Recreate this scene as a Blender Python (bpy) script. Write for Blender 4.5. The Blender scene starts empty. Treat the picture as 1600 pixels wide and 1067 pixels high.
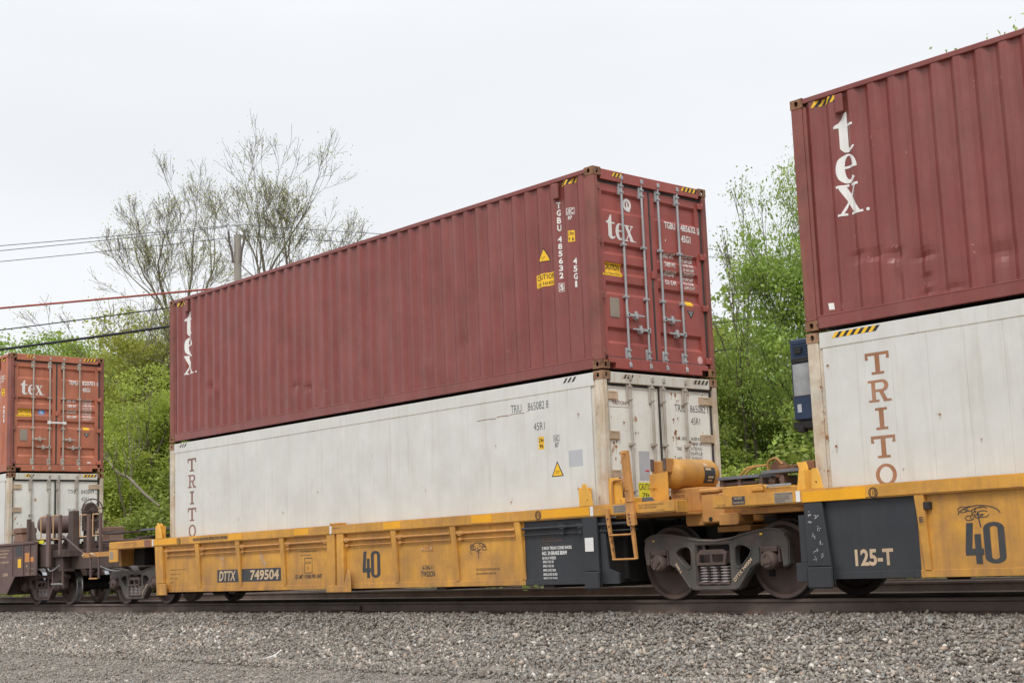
import bpy, bmesh, math, random
import numpy as np
from mathutils import Vector, Matrix
random.seed(7); rng = np.random.default_rng(7)
S = bpy.context.scene
C = S.collection
R_ = math.radians

# ------------------------------------------------------------------ camera, sky, sun, exposure
CAMP = (25.9568, -15.3836, 0.5916); YAW, PITCH, ROLL, FPX = -0.8337, 0.1519, -0.0383, 2236.94
def cam_axes():
    f = Vector((math.sin(YAW)*math.cos(PITCH), math.cos(YAW)*math.cos(PITCH), math.sin(PITCH)))
    r = Vector((math.cos(YAW), -math.sin(YAW), 0)); u = r.cross(f)
    return r*math.cos(ROLL)+u*math.sin(ROLL), u*math.cos(ROLL)-r*math.sin(ROLL), f
cr, cu, cf = cam_axes()
cd = bpy.data.cameras.new('camera'); cam = bpy.data.objects.new('camera', cd); C.objects.link(cam)
cam.matrix_world = Matrix(((cr.x, cu.x, -cf.x, CAMP[0]), (cr.y, cu.y, -cf.y, CAMP[1]), (cr.z, cu.z, -cf.z, CAMP[2]), (0, 0, 0, 1)))
cd.sensor_width = 36; cd.lens = FPX*36/1600; cd.clip_start = .1; cd.clip_end = 3000
S.camera = cam
SKY_H, SKY_Z = .85, 1.75
SUN_EL, SUN_AZ = R_(50), R_(142)          # azimuth measured from +Y clockwise
w = bpy.data.worlds.new('World'); S.world = w; w.use_nodes = True
nt = w.node_tree; nt.nodes.clear()
out = nt.nodes.new('ShaderNodeOutputWorld'); bg = nt.nodes.new('ShaderNodeBackground'); bg2 = nt.nodes.new('ShaderNodeBackground')
sky = nt.nodes.new('ShaderNodeTexSky'); sky.sky_type = 'NISHITA'; sky.sun_disc = False; sky.sun_elevation = SUN_EL; sky.sun_rotation = SUN_AZ
nt.links.new(sky.outputs[0], bg.inputs[0]); bg.inputs[1].default_value = .05
# the overcast: a white cloud layer with faint broad greyer bands
tc = nt.nodes.new('ShaderNodeTexCoord'); mp = nt.nodes.new('ShaderNodeMapping'); mp.inputs['Scale'].default_value = (1.2, 1.2, 4.5)
nz = nt.nodes.new('ShaderNodeTexNoise'); nz.inputs['Scale'].default_value = 1.6; nz.inputs['Detail'].default_value = 4; nz.inputs['Roughness'].default_value = .45
cr_ = nt.nodes.new('ShaderNodeValToRGB'); cr_.color_ramp.elements[0].position = .34; cr_.color_ramp.elements[1].position = .62
cr_.color_ramp.elements[0].color = (.825, .85, .885, 1); cr_.color_ramp.elements[1].color = (.90, .915, .94, 1)
nt.links.new(tc.outputs['Generated'], mp.inputs[0]); nt.links.new(mp.outputs[0], nz.inputs[0]); nt.links.new(nz.outputs[0], cr_.inputs[0]); nt.links.new(cr_.outputs[0], bg2.inputs[0])
# overcast sky: about even up to 25 degrees, then brighter towards the zenith
sx_ = nt.nodes.new('ShaderNodeSeparateXYZ'); mz = nt.nodes.new('ShaderNodeMapRange'); mz.interpolation_type = 'SMOOTHSTEP'
mz.inputs[1].default_value = .30; mz.inputs[2].default_value = 1.; mz.inputs[3].default_value = SKY_H; mz.inputs[4].default_value = SKY_Z
nt.links.new(tc.outputs['Generated'], sx_.inputs[0]); nt.links.new(sx_.outputs[2], mz.inputs[0]); nt.links.new(mz.outputs[0], bg2.inputs[1])
mx = nt.nodes.new('ShaderNodeMixShader'); mx.inputs[0].default_value = .93
nt.links.new(bg.outputs[0], mx.inputs[1]); nt.links.new(bg2.outputs[0], mx.inputs[2]); nt.links.new(mx.outputs[0], out.inputs[0])
sd = bpy.data.lights.new('sun', 'SUN'); so = bpy.data.objects.new('sun', sd); C.objects.link(so)
sd.energy = 1.45; sd.angle = R_(20); sd.color = (1, .965, .91)
sv = Vector((math.sin(SUN_AZ)*math.cos(SUN_EL), math.cos(SUN_AZ)*math.cos(SUN_EL), math.sin(SUN_EL)))
so.rotation_euler = sv.to_track_quat('Z', 'Y').to_euler(); so.location = sv*60
S.view_settings.view_transform = 'Standard'; S.view_settings.look = 'None'; S.view_settings.gamma = 1; S.view_settings.use_curve_mapping = False
S.view_settings.exposure = 0.38

# ------------------------------------------------------------------ materials
MATS = {}
def mat(name, base, rough=.6, metal=0, var=.12, streak=0., streak_col=(.12, .07, .04), rust=0., rust_col=(.22, .075, .02), rust_scale=3., rust_th=.62,
        dirt=0., dirt_col=(.10, .08, .06), bump=.0, bscale=40., low=0., grain=0., spec=.4, fade=0., fade_col=(.5, .3, .3)):
    """weathered paint: base colour, blotches, vertical streaks, rust flowers, fine grain"""
    if name in MATS: return MATS[name]
    m = bpy.data.materials.new(name); m.use_nodes = True; MATS[name] = m
    t = m.node_tree; N = t.nodes; L = t.links; b = N['Principled BSDF']
    b.inputs['Metallic'].default_value = metal; b.inputs['Specular IOR Level'].default_value = spec
    co = N.new('ShaderNodeTexCoord').outputs['Object']
    def noise(sc, det=4, ro=.55, scale=None):
        n = N.new('ShaderNodeTexNoise'); n.inputs['Scale'].default_value = sc; n.inputs['Detail'].default_value = det; n.inputs['Roughness'].default_value = ro
        if scale:
            mm = N.new('ShaderNodeMapping'); mm.inputs['Scale'].default_value = scale; L.new(co, mm.inputs[0]); L.new(mm.outputs[0], n.inputs[0])
        else: L.new(co, n.inputs[0])
        return n.outputs[0]
    def rng_(o, a, b_, c=0, d=1):
        r = N.new('ShaderNodeMapRange'); r.inputs[1].default_value = a; r.inputs[2].default_value = b_; r.inputs[3].default_value = c; r.inputs[4].default_value = d
        L.new(o, r.inputs[0]); return r.outputs[0]
    def mix(fac, a, b_, mode='MIX'):
        x = N.new('ShaderNodeMix'); x.data_type = 'RGBA'; x.blend_type = mode
        if isinstance(fac, float): x.inputs[0].default_value = fac
        else: L.new(fac, x.inputs[0])
        for i, v in ((6, a), (7, b_)):
            if isinstance(v, tuple): x.inputs[i].default_value = (*v, 1)
            else: L.new(v, x.inputs[i])
        return x.outputs[2]
    d = tuple(c*(1-var*1.6) for c in base); l = tuple(min(1, c*(1+var)) for c in base)
    col = mix(rng_(noise(1.7, 5, .6), .3, .7), d, l)
    if grain: col = mix(rng_(noise(90, 3, .7), .3, .75, 0, grain), col, tuple(c*.35 for c in base))
    if fade: col = mix(rng_(noise(1.1, 4, .6, (2.5, 2.5, .5)), .42, .75, 0, fade), col, fade_col)
    if streak: col = mix(rng_(noise(3.2, 6, .62, (3.4, 3.4, .22)), .52, .78, 0, streak), col, streak_col)
    if dirt: col = mix(rng_(noise(2.6, 7, .68), .42, .78, 0, dirt), col, dirt_col)
    if low:      # road dirt thrown up from below: height of the object itself
        sx = N.new('ShaderNodeSeparateXYZ'); L.new(co, sx.inputs[0])
        mu = N.new('ShaderNodeMath'); mu.operation = 'MULTIPLY'; L.new(rng_(sx.outputs[2], .2, .8, 1, 0), mu.inputs[0]); L.new(rng_(noise(4, 5, .6, (1, 1, .4)), .35, .7, 0, low), mu.inputs[1])
        col = mix(mu.outputs[0], col, dirt_col)
    if rust:
        r = rng_(noise(rust_scale, 8, .72, (1, 1, .7)), rust_th, rust_th+.07, 0, rust)
        col = mix(r, col, mix(rng_(noise(25, 4, .6), .35, .7), rust_col, tuple(c*.45 for c in rust_col)))
    L.new(col, b.inputs['Base Color'])
    L.new(rng_(noise(6, 5, .6), .3, .7, rough-.08, min(1, rough+.1)), b.inputs['Roughness'])
    if bump:
        bp = N.new('ShaderNodeBump'); bp.inputs['Strength'].default_value = bump; bp.inputs['Distance'].default_value = .01
        L.new(noise(bscale, 5, .6), bp.inputs['Height']); L.new(bp.outputs[0], b.inputs['Normal'])
    return m
MAROON = mat('maroon_paint', (.225, .050, .041), .33, spec=.5, var=.13, streak=.45, streak_col=(.17, .085, .06), fade=.25, fade_col=(.33, .15, .14), rust=.8, rust_th=.675, rust_scale=5, grain=.25, dirt=.12, bump=.05)
MAROON2 = mat('maroon_door_paint', (.36, .085, .070), .48, var=.10, streak=.35, streak_col=(.16, .06, .04), rust=.8, rust_th=.72, rust_scale=5, grain=.25, dirt=.2, bump=.04)
MAROON3 = mat('sun_bleached_red_paint', (.49, .165, .095), .5, var=.12, streak=.5, streak_col=(.22, .07, .04), rust=.6, rust_th=.68, rust_scale=4, grain=.25, dirt=.25, bump=.05)
RUSTPOST = mat('rusty_maroon_steel', (.24, .075, .06), .65, var=.2, streak=.7, streak_col=(.27, .12, .07), rust=.8, rust_th=.60, rust_scale=3, rust_col=(.24, .10, .045), dirt=.4, bump=.15)
RUSTY = mat('bare_rusty_steel', (.22, .095, .045), .8, var=.3, rust=.8, rust_th=.5, rust_scale=6, rust_col=(.13, .06, .035), bump=.2, dirt=.3)
WHITE = mat('white_reefer_paint', (.615, .61, .575), .40, var=.05, streak=.5, streak_col=(.45, .41, .33), dirt=.28, dirt_col=(.47, .43, .36), rust=.8, rust_th=.70, rust_scale=3.5, rust_col=(.40, .24, .12), bump=.012, bscale=8)
WHITE2 = mat('stained_white_paint', (.60, .58, .52), .5, var=.06, streak=.75, streak_col=(.42, .31, .20), dirt=.35, dirt_col=(.36, .29, .20), rust=.75, rust_th=.66, rust_scale=3.5, rust_col=(.40, .17, .05), bump=.05)
WDOOR = mat('white_door_paint', (.76, .75, .69), .42, var=.04, streak=.3, streak_col=(.45, .38, .28), dirt=.2, dirt_col=(.42, .36, .28), rust=1., rust_th=.605, rust_scale=6.5, rust_col=(.42, .15, .03), bump=.03, bscale=8)
CREAM = mat('grimy_cream_post', (.60, .55, .45), .65, var=.2, streak=1., streak_col=(.38, .24, .13), dirt=1., dirt_col=(.42, .27, .15), rust=.9, rust_th=.58, rust_scale=4, rust_col=(.25, .11, .05), bump=.12)
CAST = mat('rusty_casting', (.26, .13, .07), .8, var=.3, rust=.9, rust_th=.5, rust_scale=9, rust_col=(.15, .07, .04), bump=.3)
CASTC = mat('brown_casting', (.34, .20, .12), .8, var=.3, rust=.9, rust_th=.5, rust_scale=9, rust_col=(.20, .10, .05), bump=.3)
GALV = mat('galvanised_steel', (.42, .43, .44), .45, .35, var=.12, dirt=.35, dirt_col=(.22, .18, .15), bump=.08)
GALVC = mat('dirty_galvanised_steel', (.45, .41, .36), .6, .1, var=.12, streak=.5, streak_col=(.3, .2, .13), dirt=.5, dirt_col=(.26, .18, .12), rust=.7, rust_th=.62, rust_scale=9, bump=.1)
HINGEC = mat('tan_primed_hinge', (.52, .39, .27), .7, var=.12, streak=.5, streak_col=(.35, .2, .1), dirt=.4, rust=.6, rust_th=.6, rust_scale=9)
RUBBER = mat('black_door_gasket', (.045, .045, .045), .8, var=.2, dirt=.6, dirt_col=(.16, .14, .12))
YEL = mat('railcar_yellow', (.655, .325, .052), .52, var=.15, streak=.7, streak_col=(.30, .145, .055), dirt=.75, dirt_col=(.28, .145, .065), rust=.9, rust_th=.69, rust_scale=5, rust_col=(.13, .055, .04), grain=.25, bump=.12, low=.9)
YELD = mat('grimy_railcar_yellow', (.55, .265, .075), .6, var=.14, streak=.6, streak_col=(.24, .11, .06), dirt=.5, dirt_col=(.20, .095, .055), rust=.8, rust_th=.66, rust_scale=6, rust_col=(.12, .045, .03), grain=.2, bump=.1)
YELL = mat('bright_lug_yellow', (.76, .40, .06), .5, var=.1, streak=.5, streak_col=(.33, .14, .04), rust=.9, rust_th=.64, rust_scale=7, rust_col=(.15, .06, .04), bump=.08)
SLATE = mat('slate_grey_paint', (.030, .033, .038), .5, var=.12, streak=.3, streak_col=(.065, .06, .058), dirt=.2, dirt_col=(.052, .05, .05), bump=.06, low=.3)
BROWN = mat('dark_brown_car_paint', (.13, .078, .070), .6, var=.15, streak=.4, streak_col=(.19, .14, .12), dirt=.4, dirt_col=(.09, .065, .05), rust=.5, rust_th=.66, rust_scale=5, rust_col=(.16, .07, .04), bump=.1)
BROWND = mat('grimy_brown_steel', (.092, .062, .053), .75, var=.2, dirt=.5, dirt_col=(.10, .075, .06), rust=.4, rust_th=.62, rust_scale=7, rust_col=(.13, .06, .035), bump=.2)
TRUCK = mat('truck_cast_steel', (.080, .077, .070), .7, var=.3, dirt=1., dirt_col=(.15, .10, .082), rust=.7, rust_th=.58, rust_scale=6, rust_col=(.12, .055, .04), bump=.25, bscale=60)
GRIME = mat('oily_brown_steel', (.115, .078, .066), .65, var=.25, dirt=.6, dirt_col=(.05, .038, .034), bump=.25)
WHEEL = mat('wheel_steel', (.115, .076, .062), .6, .2, var=.2, dirt=.5, dirt_col=(.06, .045, .04), bump=.15)
TREAD = mat('polished_tread_steel', (.42, .43, .45), .28, .9, var=.1)
TREADD = mat('dull_tread_steel', (.11, .10, .10), .55, .5, var=.2)
UNDER = mat('underframe_black', (.020, .018, .017), .8, var=.3, dirt=.4, dirt_col=(.045, .034, .028), bump=.1)
SPRING = mat('spring_steel', (.34, .30, .29), .5, .3, var=.2, dirt=.4, dirt_col=(.08, .06, .055))
RAILS = mat('weathered_rail_side', (.155, .115, .095), .75, var=.2, streak=.0, dirt=.5, dirt_col=(.085, .062, .052), rust=.5, rust_th=.6, rust_scale=8, rust_col=(.12, .065, .045), bump=.15)
RAILT = mat('rail_running_surface', (.50, .49, .48), .30, .85, var=.08)
TIE = mat('creosoted_tie_wood', (.060, .048, .042), .9, var=.3, dirt=.5, dirt_col=(.13, .105, .09), bump=.5, bscale=30)
PLATE = mat('rusty_tie_plate', (.16, .08, .055), .85, var=.3, bump=.2)
NAVY = mat('navy_genset_paint', (.012, .030, .070), .45, var=.15, dirt=.2, dirt_col=(.1, .09, .08))
GREYP = mat('pale_grey_panel', (.36, .37, .375), .5, var=.3, dirt=.9, dirt_col=(.16, .15, .14))
BLUEG = mat('blue_grey_grating', (.15, .17, .20), .5, .2, var=.1, dirt=.3)
WOODP = mat('weathered_pole_wood', (.29, .265, .23), .9, var=.12, streak=.6, streak_col=(.2, .17, .14), bump=.4, bscale=25)
BRACK = mat('dark_bracket_wood', (.12, .10, .085), .9, var=.2, bump=.3)
CERAM = mat('pale_insulator_glaze', (.6, .62, .63), .25, var=.05)
CABLE = mat('black_cable_sheath', (.018, .018, .020), .6, var=.2)
WIREG = mat('aluminium_wire', (.10, .10, .11), .5, .3, var=.1)
REDC = mat('red_cable_sheath', (.30, .06, .04), .55, var=.15)
P_WHITE = mat('white_print', (.74, .73, .70), .6, var=.06, dirt=.25, dirt_col=(.45, .36, .33))
P_CREAM = mat('faded_cream_print', (.60, .44, .29), .6, var=.12, dirt=.4)
P_BLACK = mat('black_print', (.028, .028, .030), .6, var=.1)
P_GREY = mat('grey_black_print', (.042, .046, .052), .6, var=.1, dirt=.35, dirt_col=(.12, .09, .06))
P_BROWN = mat('brown_print', (.22, .105, .08), .6, var=.2, dirt=.5, dirt_col=(.40, .30, .25))
P_BROWN2 = mat('chipped_brown_print', (.33, .15, .075), .6, var=.2, dirt=.35, dirt_col=(.45, .36, .30))
P_YEL = mat('sticker_yellow', (.86, .50, .02), .5, var=.05, dirt=.15)
P_LEMON = mat('lemon_sticker', (.80, .72, .03), .5, var=.05, dirt=.2)
P_ORANGE = mat('amber_reflective_tape', (.78, .36, .008), .35, var=.06, dirt=.25, dirt_col=(.4, .2, .05))
P_ORNG2 = mat('orange_print', (.60, .24, .05), .5, var=.1, dirt=.4)
P_DECALG = mat('faded_grey_sticker', (.42, .43, .45), .5, var=.08)
P_DIRTY = mat('dirty_notice_plate', (.30, .25, .20), .6, var=.15, dirt=.5)
P_BLUE = mat('blue_sticker', (.06, .25, .60), .5, var=.05)
P_RED = mat('red_sticker', (.62, .03, .03), .5, var=.05)
P_CHALK = mat('white_chalk', (.50, .49, .47), .9, var=.2)
P_RUSTY = mat('red_brown_print', (.26, .12, .08), .7, var=.2)

# ------------------------------------------------------------------ object helpers
ORG = {}
def thing(name, label, cat, loc=(0, 0, 0), group=None, kind=None):
    o = bpy.data.objects.new(name, None); C.objects.link(o); o.location = loc; o.empty_display_size = .3
    ORG[o.name] = Vector(loc); o['label'] = label
    if cat: o['category'] = cat
    if group: o['group'] = group
    if kind: o['kind'] = kind
    return o
def org(p): return ORG[p.name] if p else Vector((0, 0, 0))
def link(name, me, parent, m=None, smooth=False):
    if m and not len(me.materials): me.materials.append(m)
    o = bpy.data.objects.new(name, me); C.objects.link(o)
    if parent: o.parent = parent
    ORG[o.name] = org(parent)
    if smooth: me.shade_smooth()
    return o
class MB:
    def __init__(s): s.b = bmesh.new(); s.mi = 0
    def _tag(s, n0):
        if s.mi:
            s.b.faces.ensure_lookup_table()
            for f in s.b.faces[n0:]: f.material_index = s.mi
        return s
    def quad(s, pts):
        n = len(s.b.faces); s.b.faces.new([s.b.verts.new(p) for p in pts]); return s._tag(n)
    def box(s, x0, x1, y0, y1, z0, z1, rot=None, piv=None):
        n = len(s.b.faces)
        x0, x1 = min(x0, x1), max(x0, x1); y0, y1 = min(y0, y1), max(y0, y1); z0, z1 = min(z0, z1), max(z0, z1)
        c = [Vector((x, y, z)) for z in (z0, z1) for x, y in ((x0, y0), (x1, y0), (x1, y1), (x0, y1))]
        if rot is not None:
            pv = Vector(piv) if piv else Vector(((x0+x1)/2, (y0+y1)/2, (z0+z1)/2)); c = [rot @ (q-pv)+pv for q in c]
        v = [s.b.verts.new(q) for q in c]
        for f in ((3, 2, 1, 0), (4, 5, 6, 7), (0, 1, 5, 4), (1, 2, 6, 5), (2, 3, 7, 6), (3, 0, 4, 7)): s.b.faces.new([v[i] for i in f])
        return s._tag(n)
    def hexa(s, c):   # eight corners: bottom four (counter-clockwise), then top four
        n = len(s.b.faces); v = [s.b.verts.new(q) for q in c]
        for f in ((3, 2, 1, 0), (4, 5, 6, 7), (0, 1, 5, 4), (1, 2, 6, 5), (2, 3, 7, 6), (3, 0, 4, 7)): s.b.faces.new([v[i] for i in f])
        return s._tag(n)
    def prism(s, poly, axis, a, b, holes=()):
        """polygon extruded along an axis; poly is (x,z) for y, (y,z) for x, (x,y) for z"""
        n = len(s.b.faces)
        def P(u, v, d): return (d, u, v) if axis == 'x' else (u, d, v) if axis == 'y' else (u, v, d)
        if not holes:
            A = [s.b.verts.new(P(u, v, a)) for u, v in poly]; B = [s.b.verts.new(P(u, v, b)) for u, v in poly]
            k = len(poly); s.b.faces.new(A); s.b.faces.new(B[::-1])
            for i in range(k): s.b.faces.new((A[i], B[i], B[(i+1) % k], A[(i+1) % k]))
            return s._tag(n)
        t = bmesh.new(); loops = []
        for lp in [poly]+list(holes):
            vs = [t.verts.new((u, v, 0)) for u, v in lp]; es = [t.edges.new((vs[i], vs[(i+1) % len(vs)])) for i in range(len(vs))]; loops.append((vs, es))
        bmesh.ops.triangle_fill(t, use_beauty=True, use_dissolve=False, edges=[e for l in loops for e in l[1]])
        t.verts.index_update()
        A = {v.index: s.b.verts.new(P(v.co.x, v.co.y, a)) for v in t.verts}; B = {v.index: s.b.verts.new(P(v.co.x, v.co.y, b)) for v in t.verts}
        for f in t.faces:
            ix = [v.index for v in f.verts]; s.b.faces.new([A[i] for i in ix]); s.b.faces.new([B[i] for i in ix[::-1]])
        for vs, es in loops:
            k = len(vs)
            for i in range(k):
                p, q = vs[i].index, vs[(i+1) % k].index; s.b.faces.new((A[p], B[p], B[q], A[q]))
        t.free(); return s._tag(n)
    def tube(s, pts, r, n=8, cap=True, r2=None):
        k0 = len(s.b.faces); pts = [Vector(p) for p in pts]; rings = []
        prev = None
        for i, p in enumerate(pts):
            d = (pts[min(i+1, len(pts)-1)]-pts[max(i-1, 0)]).normalized()
            if prev is None: a = d.orthogonal().normalized()
            else:
                a = (prev-d*prev.dot(d)); a = a.normalized() if a.length > 1e-6 else d.orthogonal().normalized()
            prev = a; bb = d.cross(a)
            rr = r if r2 is None else r+(r2-r)*i/(len(pts)-1)
            rings.append([s.b.verts.new(p+(a*math.cos(t)+bb*math.sin(t))*rr) for t in (2*math.pi*j/n for j in range(n))])
        for A, B in zip(rings, rings[1:]):
            for j in range(n): s.b.faces.new((A[j], A[(j+1) % n], B[(j+1) % n], B[j]))
        if cap: s.b.faces.new(rings[0][::-1]); s.b.faces.new(rings[-1])
        return s._tag(k0)
    def lathe(s, prof, c, axis, n=32):
        """prof: list of (distance along axis, radius); c: centre"""
        k0 = len(s.b.faces); c = Vector(c); ax = Vector({'x': (1, 0, 0), 'y': (0, 1, 0), 'z': (0, 0, 1)}[axis]); a = ax.orthogonal().normalized(); bb = ax.cross(a)
        rings = []
        for d, r in prof:
            if r < 1e-5: rings.append([s.b.verts.new(c+ax*d)]); continue
            rings.append([s.b.verts.new(c+ax*d+(a*math.cos(t)+bb*math.sin(t))*r) for t in (2*math.pi*j/n for j in range(n))])
        for A, B in zip(rings, rings[1:]):
            for j in range(n):
                q = [A[j % len(A)], A[(j+1) % len(A)], B[(j+1) % len(B)], B[j % len(B)]]
                u = []
                for v in q:
                    if v not in u: u.append(v)
                if len(u) > 2: s.b.faces.new(u)
        return s._tag(k0)
    def build(s, name, m, parent=None, bevel=0, smooth=False, label=None, kind=None, seg=1):
        b = s.b
        bmesh.ops.recalc_face_normals(b, faces=b.faces)
        if bevel:
            es = [e for e in b.edges if len(e.link_faces) == 2 and e.calc_face_angle(0) > .6]
            if es: bmesh.ops.bevel(b, geom=es, offset=bevel, segments=seg, affect='EDGES', clamp_overlap=True)
        bmesh.ops.translate(b, verts=b.verts, vec=-org(parent))
        me = bpy.data.meshes.new(name); b.to_mesh(me); b.free()
        for q in (m if isinstance(m, (list, tuple)) else [m]): me.materials.append(q)
        if smooth: me.polygons.foreach_set('use_smooth', [True]*len(me.polygons)); me.set_sharp_from_angle(angle=R_(38))
        o = link(name, me, parent)
        if label: o['label'] = label
        if kind: o['kind'] = kind
        return o
def part(name, m, parent, x0, x1, y0, y1, z0, z1, bevel=.004, **k):
    return MB().box(x0, x1, y0, y1, z0, z1).build(name, m, parent, bevel=bevel, **k)
def smooth_loop(pts, k=4):
    o = []; n = len(pts)
    for i in range(n):
        p0, p1, p2, p3 = (Vector(pts[(i+j-1) % n]) for j in range(4))
        for t in range(k):
            t /= k; o.append(tuple(.5*((2*p1)+(p2-p0)*t+(2*p0-5*p1+4*p2-p3)*t*t+(3*p1-p0-3*p2+p3)*t**3)))
    return o
def smooth_path(pts, k=5):
    pts = [Vector(p) for p in pts]; q = [pts[0]]+pts+[pts[-1]]; o = []
    for i in range(1, len(q)-2):
        p0, p1, p2, p3 = q[i-1:i+3]
        for t in range(k):
            t /= k; o.append(.5*((2*p1)+(p2-p0)*t+(2*p0-5*p1+4*p2-p3)*t*t+(3*p1-p0-3*p2+p3)*t**3))
    o.append(pts[-1]); return o
def copy_tree(o, parent=None):
    c = o.copy(); C.objects.link(c); c.parent = parent; ORG[c.name] = ORG.get(o.name, Vector())
    for ch in o.children: copy_tree(ch, c)
    return c

# ------------------------------------------------------------------ lettering
_TXT = {}
def text_mesh(s, bold=0.0):
    k = (s, bold)
    if k in _TXT: return _TXT[k]
    cu_ = bpy.data.curves.new('t', 'FONT'); cu_.body = s; cu_.size = 1; cu_.offset = bold; cu_.resolution_u = 3; cu_.fill_mode = 'FRONT'
    o = bpy.data.objects.new('t', cu_); me = o.to_mesh()
    vs = [(v.co.x, v.co.y) for v in me.vertices]; fs = [tuple(p.vertices) for p in me.polygons]
    o.to_mesh_clear(); bpy.data.objects.remove(o); bpy.data.curves.remove(cu_)
    xs = [v[0] for v in vs]; ys = [v[1] for v in vs]; a, b, c, d = min(xs), max(xs), min(ys), max(ys)
    r = ([((x-a)/max(b-a, 1e-6), (y-c)/max(d-c, 1e-6)) for x, y in vs], fs, (b-a)/(d-c)); _TXT[k] = r; return r
def arc(cx, cy, rx, ry, a, b, n=22): return [(cx+rx*math.cos(R_(a+(b-a)*i/n)), cy+ry*math.sin(R_(a+(b-a)*i/n))) for i in range(n+1)]
STRIPS = {('e', 0), ('O', 0), ('R', 3)}
GLYPH = {
 't': [[(.10, .12), (.29, .12), (.29, 1.), (.22, .97), (.16, .85), (.10, .74)], [(.0, .625), (.45, .625), (.45, .685), (.0, .685)], [(.0, .684), (.03, .684), (.11, .684), (.11, .75)], [(.10, .13), (.29, .13), (.315, .085), (.37, .075), (.44, .13), (.465, .10), (.40, .02), (.29, -.02), (.18, .0), (.115, .08)]],
 'e': [arc(.27, .33, .27, .36, 2, 318)+arc(.30, .35, .115, .29, 318, 2)[0:], [(.15, .335), (.535, .335), (.535, .395), (.15, .395)]],
 'x': [[(.05, .64), (.22, .64), (.56, .03), (.37, .03)], [(.43, .64), (.485, .64), (.13, .03), (.07, .03)], [(.0, .63), (.0, .685), (.29, .685), (.29, .63)], [(.35, .63), (.35, .685), (.55, .685), (.55, .63)], [(.0, .0), (.0, .05), (.21, .05), (.21, .0)], [(.31, .0), (.31, .05), (.62, .05), (.62, .0)]],
 'T': [[(.40, .0), (.40, .94), (.60, .94), (.60, .0)], [(.0, .86), (.0, 1.), (1., 1.), (1., .86)], [(.0, .68), (.0, .87), (.10, .87), (.13, .68)], [(1., .68), (1., .87), (.90, .87), (.87, .68)], [(.24, .0), (.24, .11), (.76, .11), (.76, .0)]],
 'R': [[(.14, .0), (.14, 1.), (.32, 1.), (.32, .0)], [(.0, .0), (.0, .11), (.46, .11), (.46, .0)], [(.0, .89), (.0, 1.), (.6, 1.), (.6, .89)], [(.3, 1.)]+arc(.62, .73, .28, .27, 90, -90, 14)+[(.3, .46), (.3, .57)]+arc(.60, .73, .12, .16, -90, 90, 14)+[(.3, .89)], [(.46, .50), (.64, .50), (.86, .0), (.66, .0)], [(.66, .0), (.66, .10), (1., .10), (1., .0)]],
 'I': [[(.30, .0), (.30, 1.), (.70, 1.), (.70, .0)], [(.0, .0), (.0, .12), (1., .12), (1., .0)], [(.0, .88), (.0, 1.), (1., 1.), (1., .88)]],
 'O': [arc(.5, .5, .5, .5, 90, 450, 36)+arc(.5, .5, .31, .36, 450, 90, 36)],
}
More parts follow.
